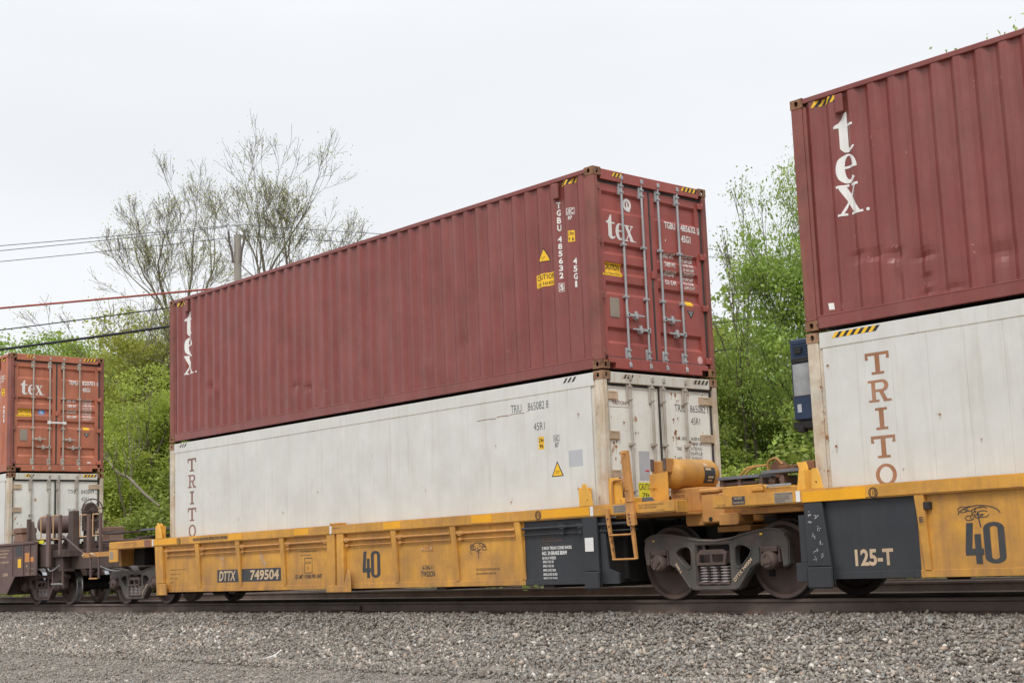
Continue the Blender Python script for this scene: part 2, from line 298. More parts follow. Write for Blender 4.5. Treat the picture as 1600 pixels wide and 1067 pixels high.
class Decal:
    """flat print laid on a plane: 'y' faces -Y (u=x), 'x' faces +X (u=y); wave() lets it follow a corrugated sheet"""
    def __init__(s, axis, d, wave=None, breaks=None): s.a = axis; s.d = d; s.b = bmesh.new(); s.lay = 0; s.wave = wave; s.breaks = breaks; s.mi = 0
    def P(s, u, v, k): return Vector((u, s.d-k, v)) if s.a == 'y' else Vector((s.d+k, u, v))
    def poly(s, pts, k=None):
        k = s.lay*.0004 if k is None else k
        f = s.b.faces.new([s.b.verts.new(s.P(u, v, k)) for u, v in pts]); f.material_index = s.mi
        bmesh.ops.triangulate(s.b, faces=[f]); s.lay = (s.lay+1) % 6; return s
    def rect(s, u0, u1, v0, v1, k=None): return s.poly([(u0, v0), (u1, v0), (u1, v1), (u0, v1)], k)
    def frame(s, u0, u1, v0, v1, t):
        s.rect(u0, u1, v0, v0+t, 0); s.rect(u0, u1, v1-t, v1, 0); s.rect(u0, u0+t, v0+t, v1-t, 0); s.rect(u1-t, u1, v0+t, v1-t, 0); return s
    def text(s, t, u0, u1, v0, v1, bold=.02, shear=0., k=.0012):
        vs, fs, asp = text_mesh(t, bold)
        if len(t) == 1 and t in '1I': m_ = (u0+u1)/2; u0, u1 = m_-(u1-u0)*.28, m_+(u1-u0)*.22
        V = [s.b.verts.new(s.P(u0+(x+shear*y)*(u1-u0), v0+y*(v1-v0), k)) for x, y in vs]
        for f in fs:
            try: q = s.b.faces.new([V[i] for i in f]); q.material_index = s.mi
            except ValueError: pass
        return s
    def lines(s, rows, u0, v1, h, gap, wk=.62, bold=.02, align=0):
        for r in rows:
            if r:
                w_ = text_mesh(r, bold)[2]*h*wk
                a = u0 if not align else u0-w_/2
                s.text(r, a, a+w_, v1-h, v1, bold)
            v1 -= h+gap
        return s
    def glyph(s, g, u0, u1, v0, v1):
        ps = GLYPH[g]; X = [p[0] for q in ps for p in q]; Y = [p[1] for q in ps for p in q]; a, b, c, d = min(X), max(X), min(Y), max(Y)
        for i, q in enumerate(ps):
            w = [(u0+(x-a)/(b-a)*(u1-u0), v0+(y-c)/(d-c)*(v1-v0)) for x, y in q]
            if (g, i) in STRIPS: h = len(w)//2; s.strip(w[:h], w[h:][::-1], .0005*i)
            else: s.poly(w, .0005*i)
        return s
    def ribbon(s, pts, w_):
        for i, ((a, b), (c, d)) in enumerate(zip(pts, pts[1:])):
            l = math.hypot(c-a, d-b) or 1; nx, ny = -(d-b)/l*w_/2, (c-a)/l*w_/2
            s.poly([(a+nx, b+ny), (a-nx, b-ny), (c-nx, d-ny), (c+nx, d+ny)])
        return s
    def strip(s, A, B, k=0.):
        a = [s.b.verts.new(s.P(u, v, k)) for u, v in A]; b = [s.b.verts.new(s.P(u, v, k)) for u, v in B]
        for i in range(len(a)-1): s.b.faces.new((a[i], a[i+1], b[i+1], b[i])).material_index = s.mi
        return s
    def disc(s, u, v, r, r2=0, ry=None):
        ry = ry or r
        if r2: s.strip(arc(u, v, r, ry, 0, 360, 26), arc(u, v, r2, r2*ry/r, 0, 360, 26))
        else: s.poly(arc(u, v, r, ry, 0, 342, 19))
        return s
    def hazard(s, u0, u1, v0, v1, n, mi_y, mi_k, slant=.04):
        w_ = (u1-u0)/(2*n)
        for i in range(2*n):
            a = u0+i*w_; s.mi = mi_y if i % 2 == 0 else mi_k
            s.poly([(a, v0), (a+w_, v0), (a+w_+slant, v1), (a+slant, v1)], 0)
        s.mi = 0; return s
    def build(s, name, m, parent, label=None):
        if s.breaks is not None:
            for x in s.breaks:
                bmesh.ops.bisect_plane(s.b, geom=s.b.verts[:]+s.b.edges[:]+s.b.faces[:], plane_co=(x, 0, 0), plane_no=(1, 0, 0))
            zz = [v.co.z for v in s.b.verts]; q = math.floor(min(zz)/.06)*.06
            while q < max(zz): bmesh.ops.bisect_plane(s.b, geom=s.b.verts[:]+s.b.edges[:]+s.b.faces[:], plane_co=(0, 0, q), plane_no=(0, 0, 1)); q += .06
            for v in s.b.verts: v.co.y = s.wave(v.co.x, v.co.z)-.0022+(v.co.y-s.d)
        bmesh.ops.translate(s.b, verts=s.b.verts, vec=-org(parent))
        me = bpy.data.meshes.new(name); s.b.to_mesh(me); s.b.free()
        for q in (m if isinstance(m, (list, tuple)) else [m]): me.materials.append(q)
        o = link(name, me, parent)
        if label: o['label'] = label
        if 'lettering' in name or name in ('weight_table', 'container_number', 'chalk_scribble', 'hazard_stripes', 'emblem', 'label_print', 'rust_scrape', 'truck_lettering'): o['kind'] = 'stuff'
        return o
# ================================================================== containers
CL, CH, CW = 12.192, 2.896, 1.219
ZB = .267; ZU = ZB+CH+.03
PER, CREST, SLOPE, VAL = .283, .075, .066, .076
def corr(x0):
    s0 = x0+.268-PER
    def y(x):
        u = (x-s0) % PER
        if u < CREST: t = 0
        elif u < CREST+SLOPE: t = (u-CREST)/SLOPE
        elif u < CREST+SLOPE+VAL: t = 1
        else: t = 1-(u-CREST-SLOPE-VAL)/SLOPE
        return -1.209+.043*t
    br = []
    k = 0
    while s0+k*PER < x0+CL:
        for o in (0, CREST, CREST+SLOPE, CREST+SLOPE+VAL): br.append(s0+k*PER+o)
        k += 1
    return y, br
def castings(t, x0, z0, m, lab=None):
    for sx in (0, 1):
        for sy in (-1, 1):
            for sz in (0, 1):
                a = x0 if sx == 0 else x0+CL-.178; zz = z0 if sz == 0 else z0+CH-.118
                ya, yb = (-CW-.004, -CW+.158) if sy < 0 else (CW-.158, CW+.004)
                xa, xb = (a-.004, a+.178) if sx == 0 else (a, a+.182)
                mb = MB()
                cz = zz+.059
                side = [(xa, zz), (xb, zz), (xb, zz+.118), (xa, zz+.118)]
                hx = (xa+xb)/2
                hole = arc(hx, cz, .030, .036, 0, 330, 11)
                d = .014*(1 if sy < 0 else -1); yo = ya if sy < 0 else yb
                mb.prism(side, 'y', yo, yo+d, holes=[hole])
                xo = xa if sx == 0 else xb; e = .014*(1 if sx == 0 else -1)
                y1, y2 = (ya+.0142, yb) if sy < 0 else (ya, yb-.0142)
                mb.prism([(y1, zz), (y2, zz), (y2, zz+.118), (y1, zz+.118)], 'x', xo, xo+e, holes=[arc((ya+yb)/2, cz, .026, .040, 0, 330, 11)])
                x1, x2 = (xa+.0142, xb) if sx == 0 else (xa, xb-.0142)
                mb.box(x1, x2, y1, y2, zz, zz+.012); mb.box(x1, x2, y1, y2, zz+.106, zz+.118)
                mb.box(x1+(.10 if sx == 0 else 0), x2-(.10 if sx else 0), y1+(.10 if sy < 0 else 0), y2-(.10 if sy > 0 else 0), zz+.0122, zz+.1058)
                mb.build('corner_casting', m, t)
def door_profile(valleys):
    """valleys: (centre, height); returns depth(z) and the break heights"""
    def d(z):
        v = 0
        for c, h in valleys:
            a = abs(z-c); f = h/2; s = .045
            if a < f: v = max(v, 1 if a < f-s else (f-a)/s)
        return -.036*v
    br = []
    for c, h in valleys: br += [c-h/2, c-h/2+.045, c+h/2-.045, c+h/2]
    return d, sorted(br)
def locking_bar(door, x, y, z0, z1, m, hz=None, hdir=1, guides=(.36, .64), big=False):
    mb = MB(); r = .019
    mb.tube([(x, y, z0), (x, y, z1)], r, 12)
    for g in guides:
        z = z0+(z1-z0)*g; mb.box(x-.035, x+.024, y-.04, y+.04, z-.016, z+.016); mb.box(x-.03, x+.026, y-.05, y-.042, z-.022, z+.022)
    for z, s in ((z0, 1), (z1, -1)):
        mb.box(x-.04, x+.03, y-.026, y+.026, z-s*.04, z+s*.02); mb.tube([(x, y, z-s*.045), (x, y, z+s*.03)], .027, 10)
        h = .26 if big else .17
        mb.box(x-.036, x-.004, y-.055, y+.03, z+s*.07, z+s*(.07+h)); mb.box(x-.03, x+.026, y-.03, y+.03, z+s*.10, z+s*.125); mb.box(x-.03, x+.026, y-.03, y+.03, z+s*(h+.02), z+s*(h+.045))
    o = mb.build('locking_bar', m, door, bevel=.002, smooth=True)
    if hz:
        mb = MB()
        mb.box(x-.002, x+.03, y-.03, y+.03, hz-.035, hz+.035)
        mb.hexa([(x+.008, y, hz-.022), (x+.03, y, hz-.022), (x+.03, y+hdir*.34, hz-.012), (x+.012, y+hdir*.34, hz-.012), (x+.008, y, hz+.02), (x+.03, y, hz+.02), (x+.03, y+hdir*.34, hz+.010), (x+.012, y+hdir*.34, hz+.010)])
        yy = y+hdir*.17; mb.box(x-.035, x+.038, yy-.025, yy+.025, hz-.05, hz+.03); mb.tube([(x-.02, yy, hz+.04), (x+.03, yy, hz+.04)], .022, 8); mb.tube([(x, yy-.03, hz-.05), (x+.02, yy, hz-.065), (x, yy+.03, hz-.05)], .008, 6)
        mb.build('door_handle', m, door, bevel=.003, smooth=True)
    return o
def frame_ends(t, x0, z0, mpost, mrail, mhead, reefer=False, mroof=None):
    x1 = x0+CL
    for X, e in ((x0, 0), (x1, 1)):
        for sy in (-1, 1):
            mb = MB(); a, b = (X, X+.16) if e == 0 else (X-.16, X)
            ya, yb = (-CW, -CW+.09) if sy < 0 else (CW-.09, CW)
            mb.box(a, b, ya, yb, z0+.118, z0+CH-.118)
            if sy < 0:
                if e == 0: mb.box(b, b+.05, ya+.014, yb, z0+.118, z0+CH-.118)
                else: mb.box(a-.05, a, ya+.014, yb, z0+.118, z0+CH-.118)
            mb.build('corner_post', mpost, t, bevel=.008)
    rt, rb = (.185, .16) if reefer else (.065, .165)
    for sy in (-1, 1):
        ya, yb = (-CW, -CW+.06) if sy < 0 else (CW-.06, CW)
        part('top_rail', mrail, t, x0+.18, x1-.18, ya, yb, z0+CH-rt-.012, z0+CH-.012, .006)
        mb = MB().box(x0+.18, x1-.18, ya+.004, yb, z0+.014, z0+rb)
        if not reefer: mb.box(x0+.18, x1-.18, ya-.0, ya+.02, z0+.15, z0+.172) if sy < 0 else None
        mb.build('bottom_rail', mrail, t, bevel=.006)
    part('door_header', mhead, t, x1-.12, x1-.004, -CW+.158, CW-.158, z0+CH-.165, z0+CH-.012, .006)
    mb = MB().box(x1-.12, x1-.004, -CW+.30, CW-.30, z0+.012, z0+.165); mb.box(x1-.12, x1-.004, -CW+.158, -CW+.30, z0+.09, z0+.165); mb.box(x1-.12, x1-.004, CW-.30, CW-.158, z0+.09, z0+.165)
    mb.build('door_sill', mhead, t, bevel=.006)
    part('front_wall', mrail, t, x0+.03, x0+.10, -CW+.09, CW-.09, z0+.05, z0+CH-.03)
    part('roof', mroof or mrail, t, x0+.1, x1-.1, -CW+.05, CW-.05, z0+CH-.05, z0+CH-.022)
    part('floor', mat('underfloor_steel', (.05, .04, .038), .8), t, x0+.1, x1-.13, -CW+.05, CW-.05, z0+.04, z0+.13)
    part('far_side_panel', mrail, t, x0+.16, x1-.16, CW-.055, CW-.025, z0+.10, z0+CH-.07)
def gaskets(t, x1, z0, w_=.022):
    a, b = -CW+.10, CW-.10; zb, zt = z0+.17, z0+CH-.17
    mb = MB(); x = x1-.062
    mb.box(x, x+.014, a, b, zt-w_-.012, zt); mb.box(x, x+.014, a, b, zb, zb+.016); mb.box(x, x+.014, a-.008, a+.022, zb, zt-.034); mb.box(x, x+.014, b-.03, b+.02, zb, zt-.034); mb.box(x+.001, x+.016, -.036, -.006, zb+.016, zt-.034)
    mb.build('door_gasket', RUBBER, t)
def dry_container(x0, z0, label, cat_group, ms, mpost, mdoor, mcast, mbar, dents=(), extra_bar=False):
    x1 = x0+CL
    t = thing('dry_container', label, 'shipping container', (x0+CL/2, 0, z0), cat_group)
    yf, br = corr(x0)
    # corrugated side with its dents
    xs = [x0+.205]+[b for b in br if x0+.21 < b < x1-.215]+[x1-.205]
    xs2 = []
    for a, b in zip(xs, xs[1:]): xs2 += [a, (a+b)/2]
    xs2.append(xs[-1]); zs = np.linspace(z0+.15, z0+CH-.03, 46)
    rs = random.Random(int(x0*10)+5); wob = [(rs.uniform(x0, x1), rs.uniform(z0+.3, z0+2.5), rs.uniform(.1, .3), rs.uniform(.15, .6), rs.uniform(-.004, .006)) for _ in range(60)]
    V = []; F = []
    yf0 = yf
    def yf(x, z):
        y = yf0(x)
        for dx, dz, sx, sz, a in wob+list(dents):
            if abs(x-dx) < 3*sx and abs(z-dz) < 3*sz: y += a*math.exp(-((x-dx)/sx)**2-((z-dz)/sz)**2)
        return y
    for x in xs2:
        for z in zs:
            y = yf(x, z)
            V.append((x-t.location.x, y, z-z0))
    nz_ = len(zs)
    for i in range(len(xs2)-1):
        for j in range(nz_-1): F.append((i*nz_+j, (i+1)*nz_+j, (i+1)*nz_+j+1, i*nz_+j+1))
    me = bpy.data.meshes.new('side_panel'); me.from_pydata(V, [], F); link('side_panel', me, t, ms)
    frame_ends(t, x0, z0, mpost, ms, mdoor)
    castings(t, x0, z0, mcast)
    # vents near the top of the side
    for vx in (x0+.66, x1-.82): part('vent', ms, t, vx, vx+.11, -1.245, -1.2, z0+CH-.33, z0+CH-.10, .012)
    # doors
    vals = [(z0+2.43, .30), (z0+1.74, .17), (z0+1.46, .17), (z0+1.17, .19), (z0+.49, .24)]
    pf, zbr = door_profile(vals)
    zb, zt = z0+.175, z0+CH-.19
    gaskets(t, x1, z0)
    drs = []
    for ya, yb in ((-CW+.115, -.04), (-.002, CW-.13)):
        mb = MB(); mb.prism([(ya, zb), (yb, zb), (yb, zt), (ya, zt)], 'x', x1-.09, x1-.052, holes=[[(ya+.09, c-h/2), (yb-.09, c-h/2), (yb-.09, c+h/2), (ya+.09, c+h/2)] for c, h in vals])
        for c, h in vals:
            f = h/2; s = .045
            for za, zc, da, dc in ((c-f, c-f+s, 0, -.036), (c-f+s, c+f-s, -.036, -.036), (c+f-s, c+f, -.036, 0)):
                mb.quad([(x1-.0525+da, ya+.085, za), (x1-.0525+da, yb-.085, za), (x1-.0525+dc, yb-.085, zc), (x1-.0525+dc, ya+.085, zc)])
        d = mb.build('door', mdoor, t); drs.append(d)
        near = ya < -.5
        for hz in (z0+2.62, z0+1.83, z0+1.04, z0+.24):
            mb = MB(); yh = -CW+.075 if near else CW-.085
            yy = (yh-.012, yh+.075) if near else (yh-.085, yh+.012)
            mb.box(x1-.05, x1-.012, yy[0], yy[1], hz-.045, hz+.045); mb.tube([(x1-.012, yh, hz-.055), (x1-.012, yh, hz+.055)], .016, 8)
            mb.build('hinge', mpost if near else mdoor, d, bevel=.004, smooth=True)
    for k, (y, hz, hd) in enumerate(((-.63, z0+.80, 1), (-.205, z0+.60, -1), (.15, z0+.80, 1), (.575, z0+.60, -1))):
        locking_bar(drs[0] if k < 2 else drs[1], x1-.022, y, z0+.085, z0+CH-.10, mbar, hz, hd)
    part('door_keeper', mdoor, drs[0], x1-.052, x1-.028, -.05, .03, z0+1.39, z0+1.50, .004)
    if extra_bar: MB().box(x1+.0, x1+.02, -.23, .22, z0+1.19, z0+1.23).box(x1-.01, x1+.03, -.27, -.19, z0+1.17, z0+1.25).box(x1-.01, x1+.03, .13, .2, z0+1.17, z0+1.24).build('door_seal_bar', P_WHITE, t, bevel=.003)
    return t, yf, br, pf, zbr
class DoorDecal(Decal):
    def __init__(s, x1, pf=None, zbr=()): Decal.__init__(s, 'x', x1-.0505); s.pf = pf; s.zbr = zbr
    def build(s, name, m, parent, label=None):
        if s.pf:
            for z in s.zbr: bmesh.ops.bisect_plane(s.b, geom=s.b.verts[:]+s.b.edges[:]+s.b.faces[:], plane_co=(0, 0, z), plane_no=(0, 0, 1))
            for v in s.b.verts: v.co.x += s.pf(v.co.z)
        return Decal.build(s, name, m, parent, label)
def tex_word(D, u0, u1, v0, v1):
    h = v1-v0; w_ = u1-u0
    D.glyph('t', u0, u0+w_*.30, v0, v1); D.glyph('e', u0+w_*.315, u0+w_*.62, v0, v0+h*.70); D.glyph('x', u0+w_*.62, u0+w_*.97, v0+.01*h, v0+h*.67)
    D.disc(u0+w_*1.0, v0+h*.03, h*.028)
WT = ['32.500 KGS', '71.650 LBS', '3.700 KGS', '8.160 LBS', '28.800 KGS', '63.490 LBS', '76.3 CU.M.', '2.693 CU.FT.']
def tex_door_prints(t, x1, z0, pf, zbr, num, chk, pre):
    D = DoorDecal(x1, pf, zbr); tex_word(D, -.945, -.345, z0+1.885, z0+2.245); D.build('logo_lettering', P_WHITE, t)
    D = DoorDecal(x1, pf, zbr); z = z0+2.19
    D.text(pre, .30, .54, z, z+.105, .03); D.text(num, .655, .995, z, z+.105, .03); D.text(chk, 1.045, 1.085, z, z+.105, .03); D.text('45G1', .66, .87, z-.17, z-.06, .03); D.build('container_number', P_WHITE, t)
    D = DoorDecal(x1, pf, zbr); zz = z0+1.82
    for i, s in enumerate(('MAX. WT.', 'TARE WT.', 'PAYLOAD', 'CU. CAP.')): D.text(s, .245, .245+.25, zz-.135*i-.075, zz-.135*i, .03, shear=.12)
    for i, s in enumerate(WT): D.text(s, .66, .66+.24, zz+.01-.068*i-.048, zz+.01-.068*i, .02, shear=.1)
    D.build('weight_table', P_WHITE, t)
    D = DoorDecal(x1, pf, zbr); D.rect(-1.06, -.665, z0+1.345, z0+1.535, 0); D.build('caution_sticker', P_YEL, t)
    D = DoorDecal(x1, pf, zbr); D.text('CAUTION', -1.0, -.69, z0+1.44, z0+1.52, .01, k=.002); D.text('2.9m 9ft6in HIGH', -1.04, -.70, z0+1.365, z0+1.41, .0, k=.002); D.build('caution_lettering', P_BLACK, t)
    D = DoorDecal(x1, pf, zbr); D.rect(.68, .85, z0+1.055, z0+1.125, 0); D.build('yellow_sticker', P_YEL, t)
    D = DoorDecal(x1, pf, zbr); D.poly([(.70, z0+.985), (.87, z0+.985), (.785, z0+.86)], 0); D.build('triangle_sticker', P_BLACK, t)
    D = DoorDecal(x1, pf, zbr); D.text('TCT', .735, .835, z0+.945, z0+.972, .01, k=.002); D.text('T', .765, .805, z0+.90, z0+.935, .01, k=.002); D.build('triangle_lettering', P_WHITE, t)
    MB().box(x1-.052, x1-.044, -.95, -.76, z0+.75, z0+1.03).build('data_plate', P_DIRTY, t, bevel=.002)
def side_prints(t, yf, br, x1, z0):
    """owner code, size code and stickers at the door end of the side"""
    mk = lambda: Decal('y', -1.2, yf, br)
    for d in [1]:
        D = mk(); x = x1-.79
        for i, ch in enumerate('TGBU'): D.text(ch, x, x+.055, z0+2.525-.112*(i+1)+.02, z0+2.525-.112*i, .035)
        for i, ch in enumerate('485632'): D.text(ch, x, x+.055, z0+2.02-.107*(i+1)+.02, z0+2.02-.107*i, .035)
        D.frame(x-.014, x+.066, z0+1.205, z0+1.33, .007); D.text('5', x+.004, x+.05, z0+1.225, z0+1.31, .035)
        for i, ch in enumerate('45G1'): D.text(ch, x1-.50, x1-.445, z0+1.65-.112*(i+1)+.02, z0+1.65-.112*i, .035)
        D.build('container_number', P_WHITE, t)
        D = mk(); D.frame(x1-.585, x1-.455, z0+2.29, z0+2.39, .008); D.text('UIC', x1-.57, x1-.47, z0+2.305, z0+2.375, .02); D.text('87', x1-.55, x1-.49, z0+2.215, z0+2.27, .03); D.build('approval_mark', P_WHITE, t)
        D = mk(); D.rect(x1-.565, x1-.465, z0+1.89, z0+2.055, 0); D.build('height_sticker', P_YEL, t)
        D = mk(); D.text('2.9m', x1-.555, x1-.475, z0+1.985, z0+2.04, .02); D.text('9 6', x1-.555, x1-.475, z0+1.90, z0+1.96, .02); D.build('height_lettering', P_BLACK, t)
        D = mk(); D.mi = 1; D.poly([(x1-1.215, z0+1.70), (x1-.985, z0+1.70), (x1-1.09, z0+1.91)], 0); D.mi = 0; D.poly([(x1-1.195, z0+1.712), (x1-1.005, z0+1.712), (x1-1.09, z0+1.885)], .0012); D.mi = 1; D.lines(['DANGER', 'HIGH'], x1-1.13, z0+1.775, .018, .008)
        D.build('warning_triangle', [P_YEL, P_BLACK], t)
        D = mk(); D.rect(x1-1.30, x1-.895, z0+1.335, z0+1.53, 0); D.build('caution_sticker', P_YEL, t)
        D = mk(); D.text('CAUTION', x1-1.28, x1-.92, z0+1.44, z0+1.515, .01, k=.002); D.text('2.9m  9.6HIGH', x1-1.27, x1-.93, z0+1.355, z0+1.405, .01, k=.002); D.build('caution_lettering', P_BLACK, t)
    D = mk(); D.hazard(x1-.70, x1-.35, z0+2.745, z0+2.81, 4, 0, 1, .05); D.build('hazard_stripes', [P_YEL, P_BLACK], t)
def side_tex(t, yf, br, x0, z0, hz=True):
    D = Decal('y', -1.2, yf, br)
    D.glyph('t', x0+.60, x0+.875, z0+2.07, z0+2.575); D.glyph('e', x0+.59, x0+.89, z0+1.695, z0+2.055); D.glyph('x', x0+.575, x0+.925, z0+1.31, z0+1.685); D.disc(x0+.975, z0+1.335, .020)
    D.build('logo_lettering', P_WHITE, t)
    D = Decal('y', -1.2, yf, br); D.hazard(x0+.29, x0+.66, z0+2.735, z0+2.81, 4, 0, 1, .06); D.build('hazard_stripes', [P_YEL, P_BLACK], t)
def end_hazard(t, x1, z0, my, mk_):
    D = Decal('x', x1-.002); D.hazard(-.83, -.62, z0+2.80, z0+2.86, 3, 0, 1, .04); D.build('hazard_stripes', [my, mk_], t)
    D = Decal('x', x1-.002); D.hazard(.66, 1.0, z0+2.80, z0+2.865, 4, 0, 1, .04); D.build('hazard_stripes', [my, mk_], t)

XA, XB, XLc = 0., CL+3.463, -7.868-CL
# --- upper boxes
tA, yfA, brA, pf, zbr = dry_container(XA, ZU, 'long maroon corrugated container on top of the stack in mid picture, doors showing', None, MAROON, RUSTPOST, MAROON2, CAST, GALV,
    dents=[(1.55, ZU+.95, .12, .10, .030), (1.80, ZU+.88, .10, .12, -.02), (1.62, ZU+1.35, .05, .45, .018), (4.5, ZU+.62, .12, .08, .026), (4.9, ZU+.55, .12, .07, .02), (5.35, ZU+.45, .10, .16, .02), (9.2, ZU+.75, .15, .12, .016), (8.3, ZU+.5, .2, .15, -.012)])
side_tex(tA, yfA, brA, XA, ZU); side_prints(tA, yfA, brA, XA+CL, ZU); tex_door_prints(tA, XA+CL, ZU, pf, zbr, '485632', '5', 'TGBU'); end_hazard(tA, XA+CL, ZU, P_YEL, P_BLACK)
x1 = XA+CL
D = DoorDecal(x1, pf, zbr); D.disc(-.455, ZU+2.445, .085, .045, ry=.095); D.rect(-.47, -.40, ZU+2.345, ZU+2.42, .002); D.rect(-.475, -.445, ZU+2.41, ZU+2.48, .003); D.build('round_seal_mark', P_WHITE, tA)
D = DoorDecal(x1, pf, zbr); D.frame(1.035, 1.095, ZU+2.18, ZU+2.305, .006); D.build('check_digit_box', P_WHITE, tA)
D = DoorDecal(x1, pf, zbr); D.disc(.935, ZU+.25, .055); D.build('round_sticker', P_WHITE, tA); D = DoorDecal(x1, pf, zbr); D.disc(.935, ZU+.25, .045, .036); D.text('80', .915, .955, ZU+.235, ZU+.265, .01, k=.003)
for v in D.b.verts: v.co.x += .002
D.build('round_sticker_print', P_RED, tA)
D = DoorDecal(x1); D.poly([(.29, ZU+1.985), (.31, ZU+2.03), (.315, ZU+2.00)], 0); D.build('paint_chip', P_WHITE, tA)
tB, yfB, brB, _, _ = dry_container(XB, ZU, 'maroon corrugated container at the right edge of the picture, upper one with large white lettering', None, MAROON, RUSTPOST, MAROON2, CAST, GALV,
    dents=[(XB+.80, ZU+.79, .10, .06, .03), (XB+1.05, ZU+.77, .09, .05, .03), (XB+1.30, ZU+.72, .10, .06, .035), (XB+1.32, ZU+.60, .05, .12, -.02), (XB+1.67, ZU+.64, .11, .05, .035), (XB+1.69, ZU+.36, .07, .06, .035), (XB+1.68, ZU+.22, .07, .05, .03), (XB+2.6, ZU+.5, .16, .10, .03), (XB+2.0, ZU+.2, .12, .06, .02)])
side_tex(tB, yfB, brB, XB, ZU)
D = Decal('y', -1.2, yfB, brB); D.poly([(XB+.345, ZU+.30), (XB+.40, ZU+.30), (XB+.405, ZU+.22), (XB+.35, ZU+.22)]); D.build('small_sticker', P_WHITE, tB)
tL, yfL, brL, pf, zbr = dry_container(XLc, ZU, 'sun-bleached brick-red container on the far left stack, upper one', None, MAROON3, RUSTPOST, MAROON3, CAST, GALVC, extra_bar=True)
tex_door_prints(tL, XLc+CL, ZU, pf, zbr, '820701', '0', 'TEMU'); side_prints(tL, yfL, brL, XLc+CL, ZU); end_hazard(tL, XLc+CL, ZU, P_YEL, P_BLACK)
D = DoorDecal(XLc+CL, pf, zbr); D.rect(-.47, -.32, ZU+1.41, ZU+1.52, 0); D.build('blue_sticker', P_BLUE, tL); D = DoorDecal(XLc+CL, pf, zbr); D.text('GL', -.44, -.35, ZU+1.43, ZU+1.50, .03, k=.003); D.build('blue_sticker_lettering', P_WHITE, tL)
D = DoorDecal(XLc+CL, pf, zbr); D.rect(.80, .90, ZU+.23, ZU+.26, 0); D.build('small_sticker', P_WHITE, tL)

# scuffs and scratches down to primer or rust on the corrugated sides and door
def scuffs(t, yf, br, spots, seed, m, n=3):
    r = random.Random(seed); D = Decal('y', -1.2, yf, br)
    for x, z, l in spots:
        for k in range(n):
            a, b = x+r.uniform(-.05, .05), z+r.uniform(-.05, .05); D.ribbon([(a, b), (a+l*r.uniform(.1, .5), b+l*r.uniform(-.5, .5)), (a+l*r.uniform(.2, .9), b+l*r.uniform(-.9, .6))], r.uniform(.004, .010))
    D.build('rust_scrape', m, t)
SCUFF = mat('scuffed_pale_primer', (.42, .20, .17), .7, var=.3); CHIP = mat('rust_brown_chip', (.20, .075, .035), .8, var=.3)
scuffs(tB, yfB, brB, [(XB+.95, ZU+.82, .06), (XB+1.28, ZU+.78, .08), (XB+1.1, ZU+2.2, .03), (XB+1.52, ZU+1.9, .03), (XB+2.45, ZU+2.45, .05), (XB+2.75, ZU+2.4, .04), (XB+1.66, ZU+.35, .05), (XB+.8, ZU+1.1, .03), (XB+2.3, ZU+.6, .05)], 4, SCUFF, 2)
scuffs(tA, yfA, brA, [(4.5, ZU+.6, .10), (4.9, ZU+.5, .12), (1.7, ZU+.9, .08), (5.4, ZU+.42, .10), (9.2, ZU+.8, .08), (7.0, ZU+1.5, .05), (8.2, ZU+2.0, .05), (3.1, ZU+1.1, .05), (10.2, ZU+.5, .06)], 6, SCUFF, 2)
scuffs(tA, yfA, brA, [(1.55+.9*k, ZU+.20, .05) for k in range(11)], 8, CHIP, 2)
scuffs(tB, yfB, brB, [(XB+.4+.5*k, ZU+.20, .05) for k in range(6)], 9, CHIP, 2)

# --- lower refrigerated boxes
def reefer(x0, z0, label, mdoor, mpost, mpostl, mcast):
    x1 = x0+CL
    t = thing('refrigerated_container', label, 'shipping container', (x0+CL/2, 0, z0))
    frame_ends(t, x0, z0, mpost, WHITE, WHITE2, True, WHITE)
    castings(t, x0, z0, mcast)
    part('side_backing', WHITE2, t, x0+.17, x1-.17, -CW+.022, -CW+.05, z0+.12, z0+CH-.19, 0)
    n = 25; a0, a1 = x0+.215, x1-.25; w_ = (a1-a0)/n
    for k in range(n):      # the side sheets, one object each, joints between them
        a = a0+k*w_; MB().box(a+.0006, a+w_-.0006, -CW+.004, -CW+.018, z0+.155, z0+CH-.2).build('side_sheet', WHITE, t, bevel=.0025)
    part('panel_lip', CREAM, t, x0+.18, x1-.18, -CW+.0012, -CW+.012, z0+CH-.2, z0+CH-.1955, 0)
    # door end
    gaskets(t, x1, z0, .03); drs = []
    for ya, yb in ((-CW+.125, -.045), (-.0, CW-.135)):
        mb = MB().box(x1-.10, x1-.052, ya, yb, z0+.19, z0+CH-.20)
        d = mb.build('door', mdoor, t, bevel=.006); drs.append(d); near = ya < -.5
        MB().box(x1-.0515, x1-.046, ya+.01, yb-.01, z0+CH-.235, z0+CH-.205).box(x1-.0515, x1-.046, ya+.01, ya+.03, z0+.2, z0+CH-.24).box(x1-.0515, x1-.046, yb-.03, yb-.01, z0+.2, z0+CH-.24).build('door_edge_trim', WHITE2, d)
        for hz in (z0+2.56, z0+2.0, z0+1.46, z0+.6):
            mb = MB(); y0_, y1_ = (ya-.06, ya+.20) if near else (yb-.24, yb+.05)
            mb.box(x1-.054, x1-.028, y0_, y1_, hz-.06, hz+.06); mb.tube([(x1-.03, y0_ if near else y1_, hz-.08), (x1-.03, y0_ if near else y1_, hz+.08)], .016, 8)
            for q in range(4):
                for s in (-1, 1): mb.box(x1-.03, x1-.018, y0_+.09+q*.035, y0_+.105+q*.035, hz+s*.045-.008, hz+s*.045+.008)
            mb.build('hinge', HINGEC if mdoor is WDOOR else WHITE2, d, bevel=.003)
    for k, y in enumerate((-.66, -.20, .04, .52)):
        locking_bar(drs[0] if k < 2 else drs[1], x1-.018, y, z0+.085, z0+CH-.09, GALVC, None, 1, (.42, .66), big=True)
    return t, drs
